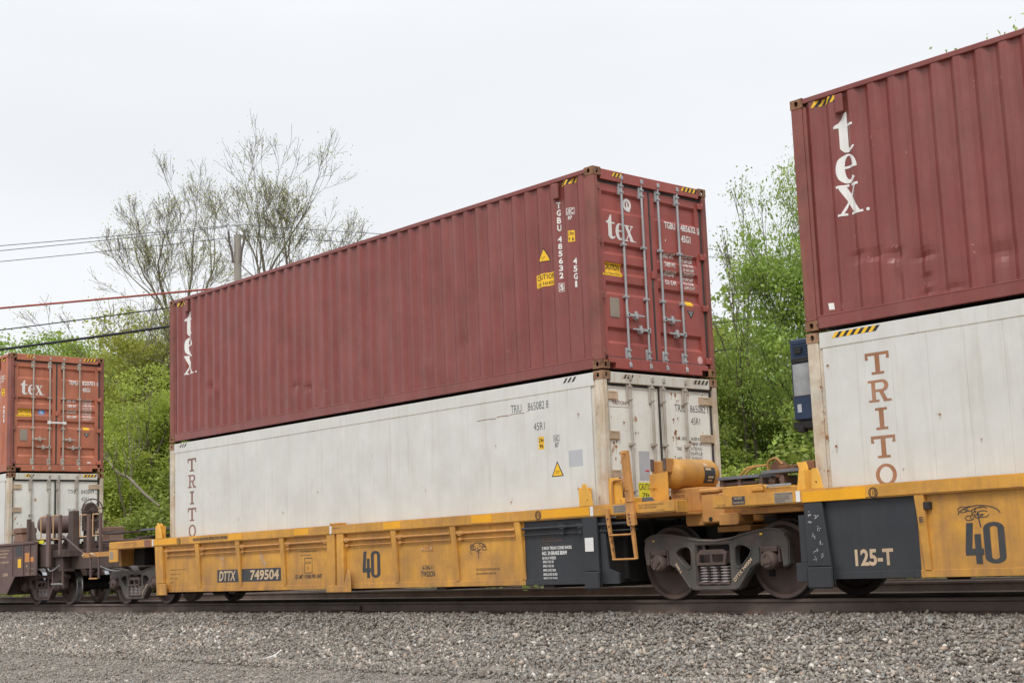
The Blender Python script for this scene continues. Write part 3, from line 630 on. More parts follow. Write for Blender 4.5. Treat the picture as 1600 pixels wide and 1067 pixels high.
tLow, _ = reefer(XA, ZB, 'white smooth-sided container under the long maroon one, brown vertical lettering at its left end', WDOOR, CREAM, CREAM, CASTC)
tLowB, _ = reefer(XB, ZB, 'white smooth-sided container at the right edge under the maroon one, large brown lettering', WDOOR, CREAM, CREAM, CASTC)
tLowL, _ = reefer(XLc, ZB, 'white container at the far left behind the brown brake platform, red one on top', WDOOR, CREAM, CREAM, CAST)
def trito(t, x0, m):
    D = Decal('y', -CW+.0035)
    for i, (ch, a, b) in enumerate((('T', .71, 1.035), ('R', .725, 1.03), ('I', .795, .955), ('T', .71, 1.035), ('O', .74, 1.02))):
        z = 2.82-.322*i; D.glyph(ch, x0+a, x0+b, z-.255, z)
    D.build('logo_lettering', m, t)
trito(tLow, XA, P_BROWN); trito(tLowB, XB+.09, P_BROWN2)
def hz_side(t, a, b, z0, my):
    D = Decal('y', -CW-.002); D.hazard(a, b, z0+2.80, z0+2.865, 3 if b-a < .4 else 6, 0, 1, .06); D.build('hazard_stripes', [my, P_BLACK], t)
hz_side(tLow, .35, .62, ZB, WHITE); hz_side(tLow, 11.36, 11.62, ZB, WHITE); hz_side(tLowB, XB+.36, XB+.98, ZB, P_YEL)
x1 = XA+CL
end_hazard(tLow, x1, ZB, CREAM, P_BLACK); end_hazard(tLowL, XLc+CL, ZB, P_YEL, P_BLACK)
def SD(): return Decal('y', -CW+.0035)
D = SD(); D.text('TRIU', 10.27, 10.50, 2.75, 2.865, -.008); D.text('865082', 10.64, 10.99, 2.75, 2.865, -.008); D.text('8', 11.03, 11.075, 2.75, 2.865, -.008); D.text('45R1', 10.75, 10.98, 2.45, 2.56, -.008)
D.frame(11.155, 11.275, 2.25, 2.345, .006); D.text('UIC', 11.17, 11.26, 2.265, 2.33, .01); D.text('87', 11.18, 11.26, 2.17, 2.235, .01); D.build('container_number', P_GREY, tLow)
D = SD(); D.rect(10.84, 10.955, 2.165, 2.35, 0); D.build('height_sticker', P_YEL, tLow)
D = SD(); D.text('2.9m', 10.85, 10.945, 2.27, 2.33, .01, k=.003); D.text('96', 10.86, 10.935, 2.185, 2.245, .01, k=.003); D.build('height_lettering', P_BLACK, tLow)
D = SD(); D.mi = 1; D.poly([(11.085, 1.755), (11.335, 1.755), (11.21, 1.975)], 0); D.mi = 0; D.poly([(11.112, 1.768), (11.308, 1.768), (11.21, 1.945)], .0012); D.mi = 1; D.text('DANGER', 11.17, 11.25, 1.825, 1.84, .0, k=.003); D.text('HEAVY', 11.17, 11.25, 1.80, 1.815, .0, k=.003); D.build('warning_triangle', [P_YEL, P_BLACK], tLow)
D = SD(); D.rect(11.45, 11.73, 1.87, 2.10, 0); D.build('faded_sticker', P_DECALG, tLow)
D = SD()
for a, b, z, w_ in ((9.95, 10.22, 2.725, .012), (10.24, 10.56, 2.73, .008), (9.5, 9.93, 2.71, .008), (10.60, 10.66, 2.74, .006)): D.ribbon([(a, z), ((a+b)/2, z+.006), (b, z-.002)], w_)
D.build('rust_scrape', RUSTY, tLow)
def reefer_door(t, x1, pre, num, chk, col):
    D = DoorDecal(x1); z = ZB+2.385
    D.text(pre, .30, .545, z, z+.105, -.006); D.text(num, .645, .985, z, z+.105, -.006); D.text(chk, 1.03, 1.07, z, z+.105, -.006); D.text('45R1', .65, .85, z-.18, z-.08, -.006)
    for i, s in enumerate(('MAX. GROSS', 'TARE', 'NET')): D.text(s, .30, .30+(.26 if i == 0 else .11), ZB+1.97-.15*i, ZB+2.02-.15*i, .0)
    for i, s in enumerate(('34.000 KG', '74.960 LB', '4.750 KG', '10.470 LB', '29.250 KG', '64.490 LB')): D.text(s, .62, .86, ZB+1.97-.072*i, ZB+2.02-.072*i, .0)
    D.build('container_number', col, t)
reefer_door(tLow, x1, 'TRIU', '865082', '8', P_GREY); reefer_door(tLowL, XLc+CL, 'TTNU', '840849', '2', P_GREY)
D = DoorDecal(x1); D.text('TRITON', -1.00, -.72, ZB+2.43, ZB+2.485, .02); D.rect(-1.08, -.66, ZB+2.395, ZB+2.402); D.build('small_logo_lettering', P_BROWN, tLow)
D = DoorDecal(x1); D.disc(-.41, ZB+2.385, .075, .05, ry=.12); D.disc(-.41, ZB+2.385, .02, .012, ry=.06); D.build('round_seal_mark', P_WHITE, tLow)
D = DoorDecal(XLc+CL); D.disc(-.40, ZB+2.42, .07, ry=.10); D.build('round_mark', P_WHITE, tLowL)
D = DoorDecal(x1); D.rect(-.87, -.75, ZB+1.52, ZB+1.64, 0); D.build('faded_sticker', P_DECALG, tLow)
D = DoorDecal(x1); D.rect(-.51, -.29, ZB+1.38, ZB+1.79, 0); D.build('faded_sticker', P_DECALG, tLow)
D = DoorDecal(x1); D.rect(-.55, -.31, 1.38, 1.615, .002); D.build('caution_sticker', P_LEMON, tLow)
D = DoorDecal(x1); D.text('CAUTION', -.54, -.24, 1.51, 1.60, .0, k=.004); D.text('7ft', -.48, -.33, 1.40, 1.47, .0, k=.004); D.build('caution_lettering', P_BLACK, tLow)
D = DoorDecal(x1); D.rect(-.39, -.31, 1.77, 1.79, .002); D.build('red_sticker', P_RED, tLow)

# rust flowers with their runs on the middle white container
def rust_spots(t, x, spots, seed, axis='x', m=None):
    r = random.Random(seed); D = Decal(axis, x)
    for y, z, s in spots:
        n = 11; D.mi = 0; D.poly([(y+s*r.uniform(.5, 1.2)*math.cos(k*6.283/n), z+s*r.uniform(.6, 1.4)*math.sin(k*6.283/n)) for k in range(n)])
        D.mi = 1; w_ = s*.45; l = s*r.uniform(2, 5); D.poly([(y-w_, z-s*.5), (y+w_, z-s*.5), (y+w_*.5, z-s*.5-l*.6), (y+w_*.1, z-s*.5-l), (y-w_*.4, z-s*.5-l*.7)])
        for q in range(3): a, b = y+r.uniform(-3, 3)*s, z+r.uniform(-3, 3)*s; e = s*r.uniform(.15, .35); D.mi = 0; D.poly([(a+e*math.cos(k*1.05), b+e*1.3*math.sin(k*1.05)) for k in range(6)])
    D.build('rust_spots', [RSPOT, RRUN], t)['kind'] = 'stuff'
RSPOT = mat('rust_flower', (.36, .15, .045), .85, var=.35, rust=.8, rust_th=.5, rust_scale=30, rust_col=(.20, .07, .02)); RRUN = mat('rust_run', (.56, .46, .34), .6, var=.15)
rust_spots(tLow, x1-.0515, [(.25, 2.90, .020), (.33, 2.89, .026), (.36, 2.80, .014), (.27, 2.53, .022), (.36, 2.55, .014), (.30, 2.33, .038), (.24, 2.27, .020), (.37, 2.27, .018), (.60, 2.21, .026), (.69, 2.17, .014), (.26, 1.99, .014), (.38, 1.95, .018), (.80, 1.74, .020), (.92, 1.78, .026), (.95, 1.68, .02), (.62, 2.90, .02), (.93, 2.93, .02), (-1.0, 2.16, .030), (-.96, 2.11, .026), (-.78, 2.45, .018), (-.55, 2.31, .014), (-.50, 2.31, .010), (-.93, 1.62, .024)], 5)
rust_spots(tLow, -CW-.002, [(9.9, 2.3, .010), (5.2, 1.9, .012), (11.62, 1.55, .016), (11.68, 2.6, .014), (8.2, 1.75, .010), (10.2, 1.45, .014), (6.8, 2.4, .008), (4.1, 1.6, .014), (2.6, 1.55, .012), (1.6, 2.1, .008)], 7, 'y')
rust_spots(tLowB, -CW-.002, [(XB+.16, 2.5, .020), (XB+.20, 1.9, .022), (XB+.32, 1.78, .022), (XB+1.72, 2.02, .016), (XB+.18, 1.5, .018), (XB+2.2, 1.7, .008), (XB+2.8, 2.45, .010), (XB+.28, 2.75, .014), (XB+1.2, 1.45, .008)], 8, 'y')

# --- clip-on generator sets on the fridge containers' front walls
def genset(x0, label):
    t = thing('clip_on_generator', label, 'generator', (x0-.2, 0, 2.1))
    MB().box(x0-.43, x0-.01, -1.0, 1.0, 2.16, 3.17).build('housing', NAVY, t, bevel=.02)
    MB().box(x0-.40, x0-.05, -1.006, -.98, 2.46, 2.86).build('side_panel', GREYP, t, bevel=.006)
    MB().box(x0-.40, x0-.06, -1.02, -.99, 2.87, 2.93).box(x0-.34, x0-.24, -1.03, -1.0, 2.98, 3.06).build('latch_bar', UNDER, t, bevel=.006)
    mb = MB()
    for k in range(6): mb.box(x0-.38, x0-.06, -1.012, -.985, 2.93+k*.035, 2.945+k*.035)
    mb.build('louvre', NAVY, t)
    MB().box(x0-.46, x0-.03, -.98, .98, 2.06, 2.15).box(x0-.40, x0-.30, -1.0, -.9, 2.02, 2.10).build('skid_frame', UNDER, t, bevel=.006)
    D = Decal('y', -1.003); D.rect(x0-.36, x0-.30, 2.26, 2.36); D.build('label', P_DECALG, t)
genset(XB, 'navy generator box hung on the left end of the white container at the right edge')
genset(XA, 'dark generator box peeping out at the left end of the middle white container')
# ================================================================== railcars
def side_frame(car, xc, z_s, hb, sy, m, name_label=None):
    """cast side frame with pedestal jaws, three openings; hb = half wheelbase; z_s vertical scale"""
    k = hb/.915
    O = [(-1.20, .68), (-1.165, .80), (-1.05, .86), (-.85, .875), (-.55, .835), (-.3, .785), (0, .765), (.3, .785), (.55, .835), (.85, .88), (1.05, .87), (1.165, .81), (1.215, .68), (1.20, .42), (1.10, .39), (1.075, .63), (.765, .63), (.755, .46), (.66, .42), (.50, .25), (.42, .15), (.34, .125), (-.34, .125), (-.42, .15), (-.50, .25), (-.66, .42), (-.755, .46), (-.765, .63), (-1.075, .63), (-1.09, .46), (-1.17, .46)]
    H1 = smooth_loop([(-.62, .63), (-.50, .69), (-.38, .67), (-.355, .55), (-.37, .43), (-.44, .41), (-.55, .50), (-.61, .57)], 3)
    H2 = [(-x, z) for x, z in H1][::-1]
    Wn = [(-.285, .70), (.27, .70), (.27, .20), (-.285, .20)]
    T = lambda L: [(xc+x*k, z*z_s) for x, z in L]
    y0, y1 = (-1.085, -.965) if sy < 0 else (.965, 1.085)
    mb = MB(); mb.prism(T(O), 'y', y0, y1, holes=[T(H1), T(Wn), T(H2)])
    fr = mb.build('side_frame', m, car, bevel=.014, seg=2)
    # raised rims along the top chord and round the openings
    mb = MB(); yo = -1.098 if sy < 0 else 1.098
    top = smooth_path([(xc+x*k, yo+.012*(1 if sy < 0 else -1), (z-.018)*z_s) for x, z in O[1:12]], 3); mb.tube(top, .016, 6)
    for H in (H1, H2):
        q = [(xc+x*k, yo+.015*(1 if sy < 0 else -1), z*z_s) for x, z in H]; mb.tube(q+[q[0]], .014, 6, cap=False)
    for s in (-1, 1): mb.tube([(xc+s*.62*k, yo+.010*(1 if sy < 0 else -1), .43*z_s), (xc+s*.40*k, yo+.010*(1 if sy < 0 else -1), .16*z_s)], .014, 6)
    mb.build('frame_rib', m, fr, smooth=True)
    return fr, y0, y1
def truck(car, xc, hb, r, m, mg, tread=None):
    z_s = r/.483
    for sy in (-1, 1):
        fr, y0, y1 = side_frame(car, xc, z_s, hb, sy, m)
        s = -1 if sy < 0 else 1; yo = y0 if sy < 0 else y1
        for a in (-hb, hb):
            mb = MB(); z = r
            mb.lathe([(0, .0), (0, .045), (.012, .05), (.014, .085), (.04, .105), (.06, .118), (.10, .118), (.26, .112)][::1] if sy < 0 else [(-.26, .112), (-.10, .118), (-.06, .118), (-.04, .105), (-.014, .085), (-.012, .05), (0, .045), (0, 0)], (xc+a, -1.185 if sy < 0 else 1.185, z), 'y', 24)
            b = mb.build('bearing', mg, fr, smooth=True)
            mb = MB()
            for q in range(3):
                t = R_(90+120*q+(15 if a > 0 else 50)); cx, cz = xc+a+.062*math.cos(t), z+.062*math.sin(t)
                mb.lathe([(-.022, 0), (-.022, .02), (.012, .021)] if sy < 0 else [(-.012, .021), (.022, .02), (.022, 0)], (cx, -1.176 if sy < 0 else 1.176, cz), 'y', 6)
            mb.build('cap_bolt', mg, fr)
            MB().box(xc+a-.13, xc+a+.13, yo-.02*0, yo+s*.03, .61*z_s, .655*z_s).box(xc+a-.145, xc+a-.12, min(yo, yo-s*.12), max(yo, yo-s*.12), r-.03, .645*z_s).box(xc+a+.12, xc+a+.145, min(yo, yo-s*.12), max(yo, yo-s*.12), r-.03, .645*z_s).box(xc+a-.13, xc+a+.13, min(yo+s*.03, yo-s*.12), max(yo+s*.03, yo-s*.12), r+.105, r+.13).build('bearing_adapter', mg, fr, bevel=.006)
        # bolster end with two pockets, spring nest and its tray
        yb = (-1.10, -.93) if sy < 0 else (.93, 1.10); yf_ = yb[0] if sy < 0 else yb[1]
        B = [(xc-.265, .44*z_s), (xc+.20, .44*z_s), (xc+.235, .60*z_s), (xc+.16, .64*z_s), (xc-.20, .64*z_s), (xc-.265, .58*z_s)]
        mb = MB(); mb.prism(B, 'y', yf_, yf_-s*.05, holes=[[(xc-.235, .475*z_s), (xc-.04, .475*z_s), (xc-.04, .575*z_s), (xc-.215, .575*z_s)], [(xc-.005, .475*z_s), (xc+.165, .475*z_s), (xc+.185, .575*z_s), (xc-.005, .575*z_s)]])
        mb.box(xc-.24, xc+.2, yf_-s*.12, yf_-s*.14, .46*z_s, .62*z_s)
        mb.build('bolster_end', mg, fr, bevel=.006)
        MB().box(xc-.27, xc+.25, yf_, yf_-s*.16, .197*z_s, .222*z_s).box(xc-.25, xc-.16, yf_+s*.006, yf_-s*.01, .205*z_s, .235*z_s).box(xc-.06, xc+.03, yf_+s*.006, yf_-s*.01, .205*z_s, .235*z_s).box(xc+.12, xc+.21, yf_+s*.006, yf_-s*.01, .205*z_s, .235*z_s).build('spring_tray', GRIME, fr, bevel=.004)
        for i in range(3):
            for j in range(2):
                cx = xc-.185+.17*i; cy = yf_-s*(.068+.12*j*.6)
                prof = []; h = .215*z_s; n = 6
                for q in range(n):
                    z0 = h*q/n; prof += [(z0+h/n*.04, .036), (z0+h/n*.14, .060), (z0+h/n*.36, .066), (z0+h/n*.58, .060), (z0+h/n*.70, .036)]
                MB().lathe(prof, (cx, cy, .223*z_s), 'z', 14).build('coil_spring', SPRING, fr, smooth=False)
    for a in (-hb, hb):
        for sy in (-1, 1):
            c = (xc+a, 0, r)
            P = [(-.868, 0), (-.868, .105), (-.85, .125), (-.80, .135), (-.775, .20), (-.765, r-.12), (-.79, r-.075), (-.835, r-.055), (-.842, r-.012), (-.835, r-.002), (-.73, r), (-.716, r+.012), (-.705, r+.026), (-.690, r+.016), (-.688, r-.06), (-.73, r-.10), (-.735, .2), (-.70, .13), (-.70, .08)]
            if sy > 0: P = [(-d, q) for d, q in P][::-1]
            mb = MB(); mb.lathe(P, c, 'y', 56)
            for f in mb.b.faces:
                vr = [math.hypot(v.co.x-c[0], v.co.z-r) for v in f.verts]
                if min(vr) > r-.014 and max(vr) < r+.013: f.material_index = 1
            mb.build('wheel', [WHEEL, tread or TREADD], car, smooth=True)
        MB().tube([(xc+a, -.72, r), (xc+a, .72, r)], .085, 16).build('axle', UNDER, car, smooth=True)
    MB().box(xc-.20, xc+.20, -.93, .93, .46*z_s, .74*z_s).build('bolster', UNDER, car, bevel=.02)
    for a in (-.62*hb/.915, .62*hb/.915):
        MB().box(xc+a-.05, xc+a+.05, -.72, .72, .36*z_s, .44*z_s).box(xc+a*1.12-.04, xc+a*1.12+.04, -.80, -.70, .28*z_s, .52*z_s).box(xc+a*1.12-.04, xc+a*1.12+.04, .70, .80, .28*z_s, .52*z_s).build('brake_beam', UNDER, car, bevel=.008)
    MB().tube([(xc-.7, -.25, .30*z_s), (xc+.7, -.25, .36*z_s)], .022, 8).tube([(xc-.6, -.25, .3*z_s), (xc-.6, -.25, .74*z_s)], .02, 8).build('brake_rigging', UNDER, car)

SY = -1.47; PY = -1.40
def well(car, x0, x1, parts_y, mleft, mright, xsplit=None, stakes=(), big=(), mir=False):
    """side sheets, sill and stakes of both sides of a well"""
    for s in (1, -1):
        a, b = (PY, PY+.015) if s > 0 else (-PY-.015, -PY)
        for (u0, u1, m, lab) in parts_y:
            MB().box(u0, u1, a, b, .245, 1.15).box(u0, u1, min(a, a-s*.012) if s > 0 else b, a if s > 0 else b+.012, .243, .325).build('side_sheet', m, car, bevel=.003, label=lab)
def sill(car, xs, xe, m=None):
    for s in (1, -1):
        mb = MB(); mb.box(xs, xe, s*SY, s*-1.245, 1.14, 1.295); mb.build('side_sill', m or YEL, car, bevel=.016, seg=2)
def stake(car, xt0, xt1, xb0, xb1, m, s=1):
    y = s*SY; yi = s*(PY-.0005); yb = s*(PY-.022)
    c = [(xb0, yb, .32), (xb1, yb, .32), (xb1, yi, .32), (xb0, yi, .32), (xt0, y+s*.01, 1.14), (xt1, y+s*.01, 1.14), (xt1, yi, 1.14), (xt0, yi, 1.14)]
    return MB().hexa(c).build('stake', m, car, bevel=.005)
def pipes(car, a, b, m, mc=None):
    MB().tube([(a, -1.437, 1.035), (b, -1.437, 1.035)], .021, 10).build('brake_pipe', m, car, smooth=True)
    MB().tube([(a, -1.43, .945), (b, -1.43, .945)], .011, 8).build('train_line', m, car, smooth=True)
def pipe_clamp(car, x, m):
    MB().box(x-.05, x+.03, -1.462, -1.402, 1.0, 1.075).box(x-.04, x+.02, -1.455, -1.402, .925, .97).tube([(x-.09, -1.437, 1.035), (x+.09, -1.437, 1.035)], .030, 10).build('pipe_clamp', m, car, bevel=.003)
def lug(car, x, m=None, mir=1, s=-1):
    """container guide at the sill: a pair of tapered ears with a web between"""
    m = m or YELL
    for k, (dx, y0, y1) in enumerate(((0, -1.455, -1.435), (-.16*mir, -1.30, -1.28))):
        pts = [(x+dx-.10, 1.296), (x+dx+.12, 1.296), (x+dx+.09, 1.42), (x+dx-.01, 1.60), (x+dx-.07, 1.60), (x+dx-.09, 1.50)]
        if mir < 0: pts = [(2*(x+dx)-a, b) for a, b in pts]
        ho = arc(x+dx+.02*mir, 1.37, .014, .014, 0, 300, 6)
        yy0, yy1 = (y0, y1) if s < 0 else (-y1, -y0)
        MB().prism(pts, 'y', yy0, yy1, holes=[ho]).build('container_guide', m, car, bevel=.003)
    MB().box(x-.14*mir-.02, x-.14*mir+.04, (-1.44 if s < 0 else 1.24), (-1.24 if s < 0 else 1.44), 1.296, 1.55).build('guide_web', m, car, bevel=.003)
def bulkhead(car, x, m, e):
    MB().box(x-.02, x+.02, -1.38, 1.38, .25, 1.12).build('end_bulkhead', m, car, bevel=.004)
    for y in (-1.1, -.55, 0, .55, 1.1): MB().box(x+e*.02, x+e*.10, y-.02, y+.02, .3, 1.1).build('bulkhead_stiffener', m, car)
def tape(car, a, b, z0=1.17, z1=1.28, m=None):
    D = Decal('y', SY-.003); D.rect(a, b, z0, z1, 0); D.build('reflective_tape', m or P_ORANGE, car)
def white_bar(car, x): D = Decal('y', SY-.003); D.rect(x, x+.06, 1.155, 1.285, 0); D.build('white_mark', P_WHITE, car)
def mark110(car, x, z):
    D = Decal('y', SY-.003); D.disc(x, z, .062, .052); D.disc(x, z, .046, .041); D.text('110', x-.036, x+.036, z-.028, z+.028, .01); D.build('round_car_mark', P_BLACK, car)
def d40(car, x0, x1, z0, z1):
    D = Decal('y', PY-.0025); w_ = x1-x0; h = z1-z0
    # bold condensed stencil figures
    D.poly([(x0+w_*.07, z1), (x0+w_*.24, z1), (x0+w_*.17, z0+h*.36), (x0, z0+h*.36)], 0); D.poly([(x0, z0+h*.21), (x0+w_*.46, z0+h*.21), (x0+w_*.46, z0+h*.37), (x0, z0+h*.37)], .0006)
    D.poly([(x0+w_*.25, z0), (x0+w_*.41, z0), (x0+w_*.41, z0+h*.72), (x0+w_*.25, z0+h*.72)], .0012)
    cx = x0+w_*.74; rx = w_*.26
    o1 = arc(cx, z0+h*.84, rx, h*.16, 0, 180, 12)+arc(cx, z0+h*.16, rx, h*.16, 180, 360, 12); i1 = arc(cx, z0+h*.84, rx*.36, h*.06, 0, 180, 12)+arc(cx, z0+h*.16, rx*.36, h*.06, 180, 360, 12)
    D.strip(o1+o1[:1], i1+i1[:1], 0)
    D.build('car_length_number', P_GREY, car)
def emblem(car, x, z, w_, m, seed=3):
    """the round looping line mark above the lettering"""
    D = Decal('y', PY-.0025); r = random.Random(seed)
    for k in range(9):
        a = x+w_*(r.uniform(-.42, .42)); b = z+r.uniform(-.05, .05); rr = r.uniform(.05, .11)*w_
        D.ribbon([(a+rr*1.6*math.cos(t), b+rr*math.sin(t)*.8) for t in np.linspace(r.uniform(0, 2), r.uniform(4, 7), 9)], .008)
    D.ribbon([(x+w_*.5*math.cos(t), z-.02+.10*math.sin(t)) for t in np.linspace(.1, 3.04, 14)], .010); D.ribbon([(x-.01, z+.02), (x, z-.08), (x+.012, z-.15)], .014); D.ribbon([(x, z-.05), (x+.05, z-.02)], .01); D.ribbon([(x, z-.06), (x-.06, z-.03)], .01)
    D.build('emblem', m, car)
def chalk(car, spots, seed=5, m=None, y=None, size=.05):
    D = Decal('y', (PY if y is None else y)-.003); r = random.Random(seed)
    for x, z in spots:
        for k in range(5):
            a = r.uniform(0, 6.3); l = size*r.uniform(.4, 1); cx, cz = x+r.uniform(-.02, .02), z+r.uniform(-.02, .02)
            D.ribbon([(cx, cz), (cx+l*.5*math.cos(a), cz+l*.6*math.sin(a)), (cx+l*math.cos(a+.4), cz+l*math.sin(a+.4))], .006)
    D.build('chalk_scribble', m or P_CHALK, car)
def fill_text(D, rows, u0, u1, z1, h, gap, bold=.0):
    """rows justified over one width"""
    for s in rows:
        if s: D.text(s, u0, u0+(u1-u0)*min(1, len(s)/max(len(q) for q in rows)), z1-h, z1, bold)
        z1 -= h+gap

# ------------------------------------------------ middle car
carA = thing('well_car', 'yellow double-stack well railcar in mid picture carrying the long maroon and white containers', 'railcar', (6, 0, 0))
well(carA, 0, 12, [(.10, 10.66, YEL, None), (10.66, 12.30, SLATE, 'slate grey end sheet with white lettering')], None, None)
sill(carA, -2.13, 13.62)
for xt0, xt1, xb0, xb1 in ((1.385, 1.53, 1.47, 1.545), (2.85, 2.985, 2.93, 3.0), (4.32, 4.455, 4.40, 4.47), (7.56, 7.69, 7.62, 7.70), (9.04, 9.165, 9.12, 9.20), (10.50, 10.62, 10.60, 10.68)):
    for s in (1, -1): stake(carA, xt0, xt1, xb0, xb1, YEL, s)
for s in (1, -1):
    for a, b in ((5.79, 6.02), (6.08, 6.27)):
        MB().box(a, b, s*(SY+.005), s*(PY-.0005), .235, 1.139).build('side_post', YEL, carA, bevel=.006)
    MB().prism([(5.78, .19), (6.49, .19), (6.49, .34), (6.46, .50), (6.40, .56), (6.33, .40), (6.29, .30), (6.04, .30), (6.02, .40), (5.98, .30), (5.80, .30)], 'y', s*(SY-.012), s*(SY+.0045)).build('post_foot', YEL, carA, bevel=.006)
    MB().hexa([(-.10, s*(SY+.01), .18), (.18, s*(SY+.01), .18), (.18, s*PY, .18), (-.10, s*PY, .18), (-.17, s*(SY+.004), 1.139), (.12, s*(SY+.004), 1.139), (.12, s*PY, 1.139), (-.17, s*PY, 1.139)]).build('corner_post', YEL, carA, bevel=.008)
    MB().box(-.02, .36, s*(SY-.03), s*(SY+.009), .175, .42).build('post_shoe', YEL, carA, bevel=.03, seg=3)
    MB().hexa([(11.93, s*(SY+.004), .21), (12.20, s*(SY+.004), .21), (12.20, s*(PY-.012), .21), (11.93, s*(PY-.012), .21), (11.90, s*(SY+.004), 1.139), (12.18, s*(SY+.004), 1.139), (12.18, s*(PY-.012), 1.139), (11.90, s*(PY-.012), 1.139)]).build('corner_post', SLATE, carA, bevel=.008)
    MB().box(11.93, 12.23, s*(SY-.035), s*(SY+.003), .17, .42).build('post_shoe', SLATE, carA, bevel=.03, seg=3)
    MB().prism([(12.20, .24), (12.52, .24), (12.52, .38), (12.34, .44), (12.30, .9), (12.20, 1.0)], 'y', s*(PY-.02), s*(PY+.02)).build('end_apron', SLATE, carA, bevel=.004)
for a, b in ((.22, 1.38), (1.56, 2.85), (3.02, 4.32), (4.5, 5.79), (6.30, 7.55), (7.72, 9.03), (9.20, 10.50)): pipes(carA, a, b, YELD)
pipes(carA, 10.66, 11.9, SLATE); pipes(carA, 12.2, 12.9, SLATE)
for x in (.30, 1.66, 3.10, 4.6, 5.74, 6.36, 7.8, 9.28): pipe_clamp(carA, x, YELD)
for x in (11.5, 11.86): pipe_clamp(carA, x, SLATE)
white_bar(carA, -.26); white_bar(carA, 5.90); white_bar(carA, 12.08)
for a, b in ((-.18, .72), (2.66, 3.12), (4.83, 5.27), (7.40, 7.85), (9.58, 10.04), (11.12, 12.06)): tape(carA, a, b)
mark110(carA, 11.04, 1.215); mark110(carA, .82, 1.215)
D = Decal('y', SY-.003); D.text('EQUALIZE LOAD IN WELL BEFORE LIFTING CONTAINER', 1.36, 2.62, 1.19, 1.255, .03); D.text('CAUTION', 6.0, 6.2, 1.235, 1.255, 0); D.build('sill_lettering', P_GREY, carA)
# plaque with the reporting mark
D = Decal('y', PY-.0015); D.rect(2.13, 4.29, .405, .635, 0); D.build('number_board', P_GREY, carA)
D = Decal('y', PY-.003); D.text('DTTX', 2.19, 2.76, .43, .61, .03, shear=.06); D.text('749504', 3.27, 4.22, .43, .61, .03, shear=.02); D.build('reporting_mark', P_CREAM, carA)
D = Decal('y', PY-.0025)
fill_text(D, ['COTS', '', 'IN DATE 11-05', '', 'BLT 11-05', '', 'LUB'], .36, .74, .68, .022, .018); D.text('MAINTENANCE STENCIL AT END OF CAR', .42, .95, .665, .68, 0)
D.frame(5.03, 5.27, .52, .78, .012); D.text('PLATE', 5.07, 5.23, .68, .715, .0); D.text('K', 5.125, 5.165, .58, .635, .0)
D.text('LD LMT 119500 PER UNIT', 4.74, 5.56, .43, .50, .02); fill_text(D, ['NO HUMPING ALLOWED', '', 'DO NOT HUMP'], 4.92, 5.42, .90, .022, .01)
D.text('6-266-11', 8.29, 8.56, .51, .585, .01); D.text('TW52CN', 8.25, 8.59, .405, .49, .02)
fill_text(D, ['CONTROLLED INTERCHANGE CAR', 'SEE EQUIPMENT REGISTER'], 9.57, 10.10, .505, .034, .03); D.build('small_lettering', P_GREY, carA)
d40(carA, 6.72, 7.20, .41, .84); emblem(carA, 9.63, .80, .36, P_GREY)
MB().box(8.27, 8.57, PY-.006, PY+.0, .79, .87).build('nameplate', YELD, carA, bevel=.002)
MB().lathe([(-.012, 0), (-.012, .015), (0, .016)], (8.31, PY-.006, .83), 'y', 8).lathe([(-.012, 0), (-.012, .015), (0, .016)], (8.53, PY-.006, .83), 'y', 8).build('plate_rivet', P_CREAM, carA)
D = Decal('y', PY-.0025); fill_text(D, ['2 INCH TREAD COND SHOES'], 11.02, 11.62, .775, .045, 0, .03); fill_text(D, ['NO. 24 BRAKE BEAM'], 11.02, 11.52, .71, .055, 0, .03); fill_text(D, ['38 INCH WHEELS'], 11.02, 11.30, .635, .04, 0, .02)
for i, s in enumerate(('SPRG 7-DC D5', 'SPRG 7-DC D6', 'SPRG 5-DC D6A', 'SPRG 2-DC B-353', 'SPRG 2-DC B-354')): D.text(s, 11.03, 11.03+(.22 if i < 2 else .26 if i == 2 else .28), .545-.058*i, .58-.058*i, .025)
D.build('brake_lettering', P_WHITE, carA)
D = Decal('y', PY-.0025); fill_text(D, ['LIFT SUPPORTS ONLY', 'MAINTAINED BY TTX EQUIPMENT', 'AT ATLANTA'], 11.03, 11.45, .90, .02, .02); D.build('faded_lettering', P_RUSTY, carA)
D = Decal('y', SY); D.rect(11.955, 12.12, .68, .865, .004); D.build('paper_notice', P_WHITE, carA)
chalk(carA, [(2.30, .86), (2.32, .80), (2.32, .74)], 5, size=.06); chalk(carA, [(3.66, .86), (3.7, .80), (3.72, .74), (3.76, .70)], 9, size=.08)
# left end of the middle car
for s in (1, -1): MB().box(-2.13, -1.74, s*SY, s*(SY+.03), .88, 1.139).build('end_plate', YEL, carA, bevel=.006)
D = Decal('y', SY-.003); D.rect(-2.08, -1.93, .94, 1.10, 0); D.build('dirty_square', P_DIRTY, carA)
D = Decal('y', SY-.003); D.rect(-.58, -.32, 1.15, 1.285, 0); D.build('dirty_square', P_RUSTY, carA)
D = Decal('y', SY-.003); fill_text(D, ['LIFT CARS WITH GROUND RAILING', 'AT JACKING PADS ONLY AT 4 POINTS'], -1.75, -.85, 1.26, .022, .02); D.build('sill_lettering', P_RUSTY, carA)
MB().box(-2.12, -2.02, -1.24, 1.24, .80, 1.22).box(-2.0, -.2, -1.25, 1.25, 1.16, 1.20).build('end_platform', YELD, carA, bevel=.006)
MB().box(-2.6, -.2, -.22, .22, .78, 1.16).box(-1.95, -1.5, -1.0, 1.0, .80, 1.16).build('draft_sill', UNDER, carA, bevel=.02)
MB().box(-2.95, -2.6, -.12, .12, .76, .98).box(-3.25, -2.95, -.16, .10, .74, 1.0).build('coupler', GRIME, carA, bevel=.03)
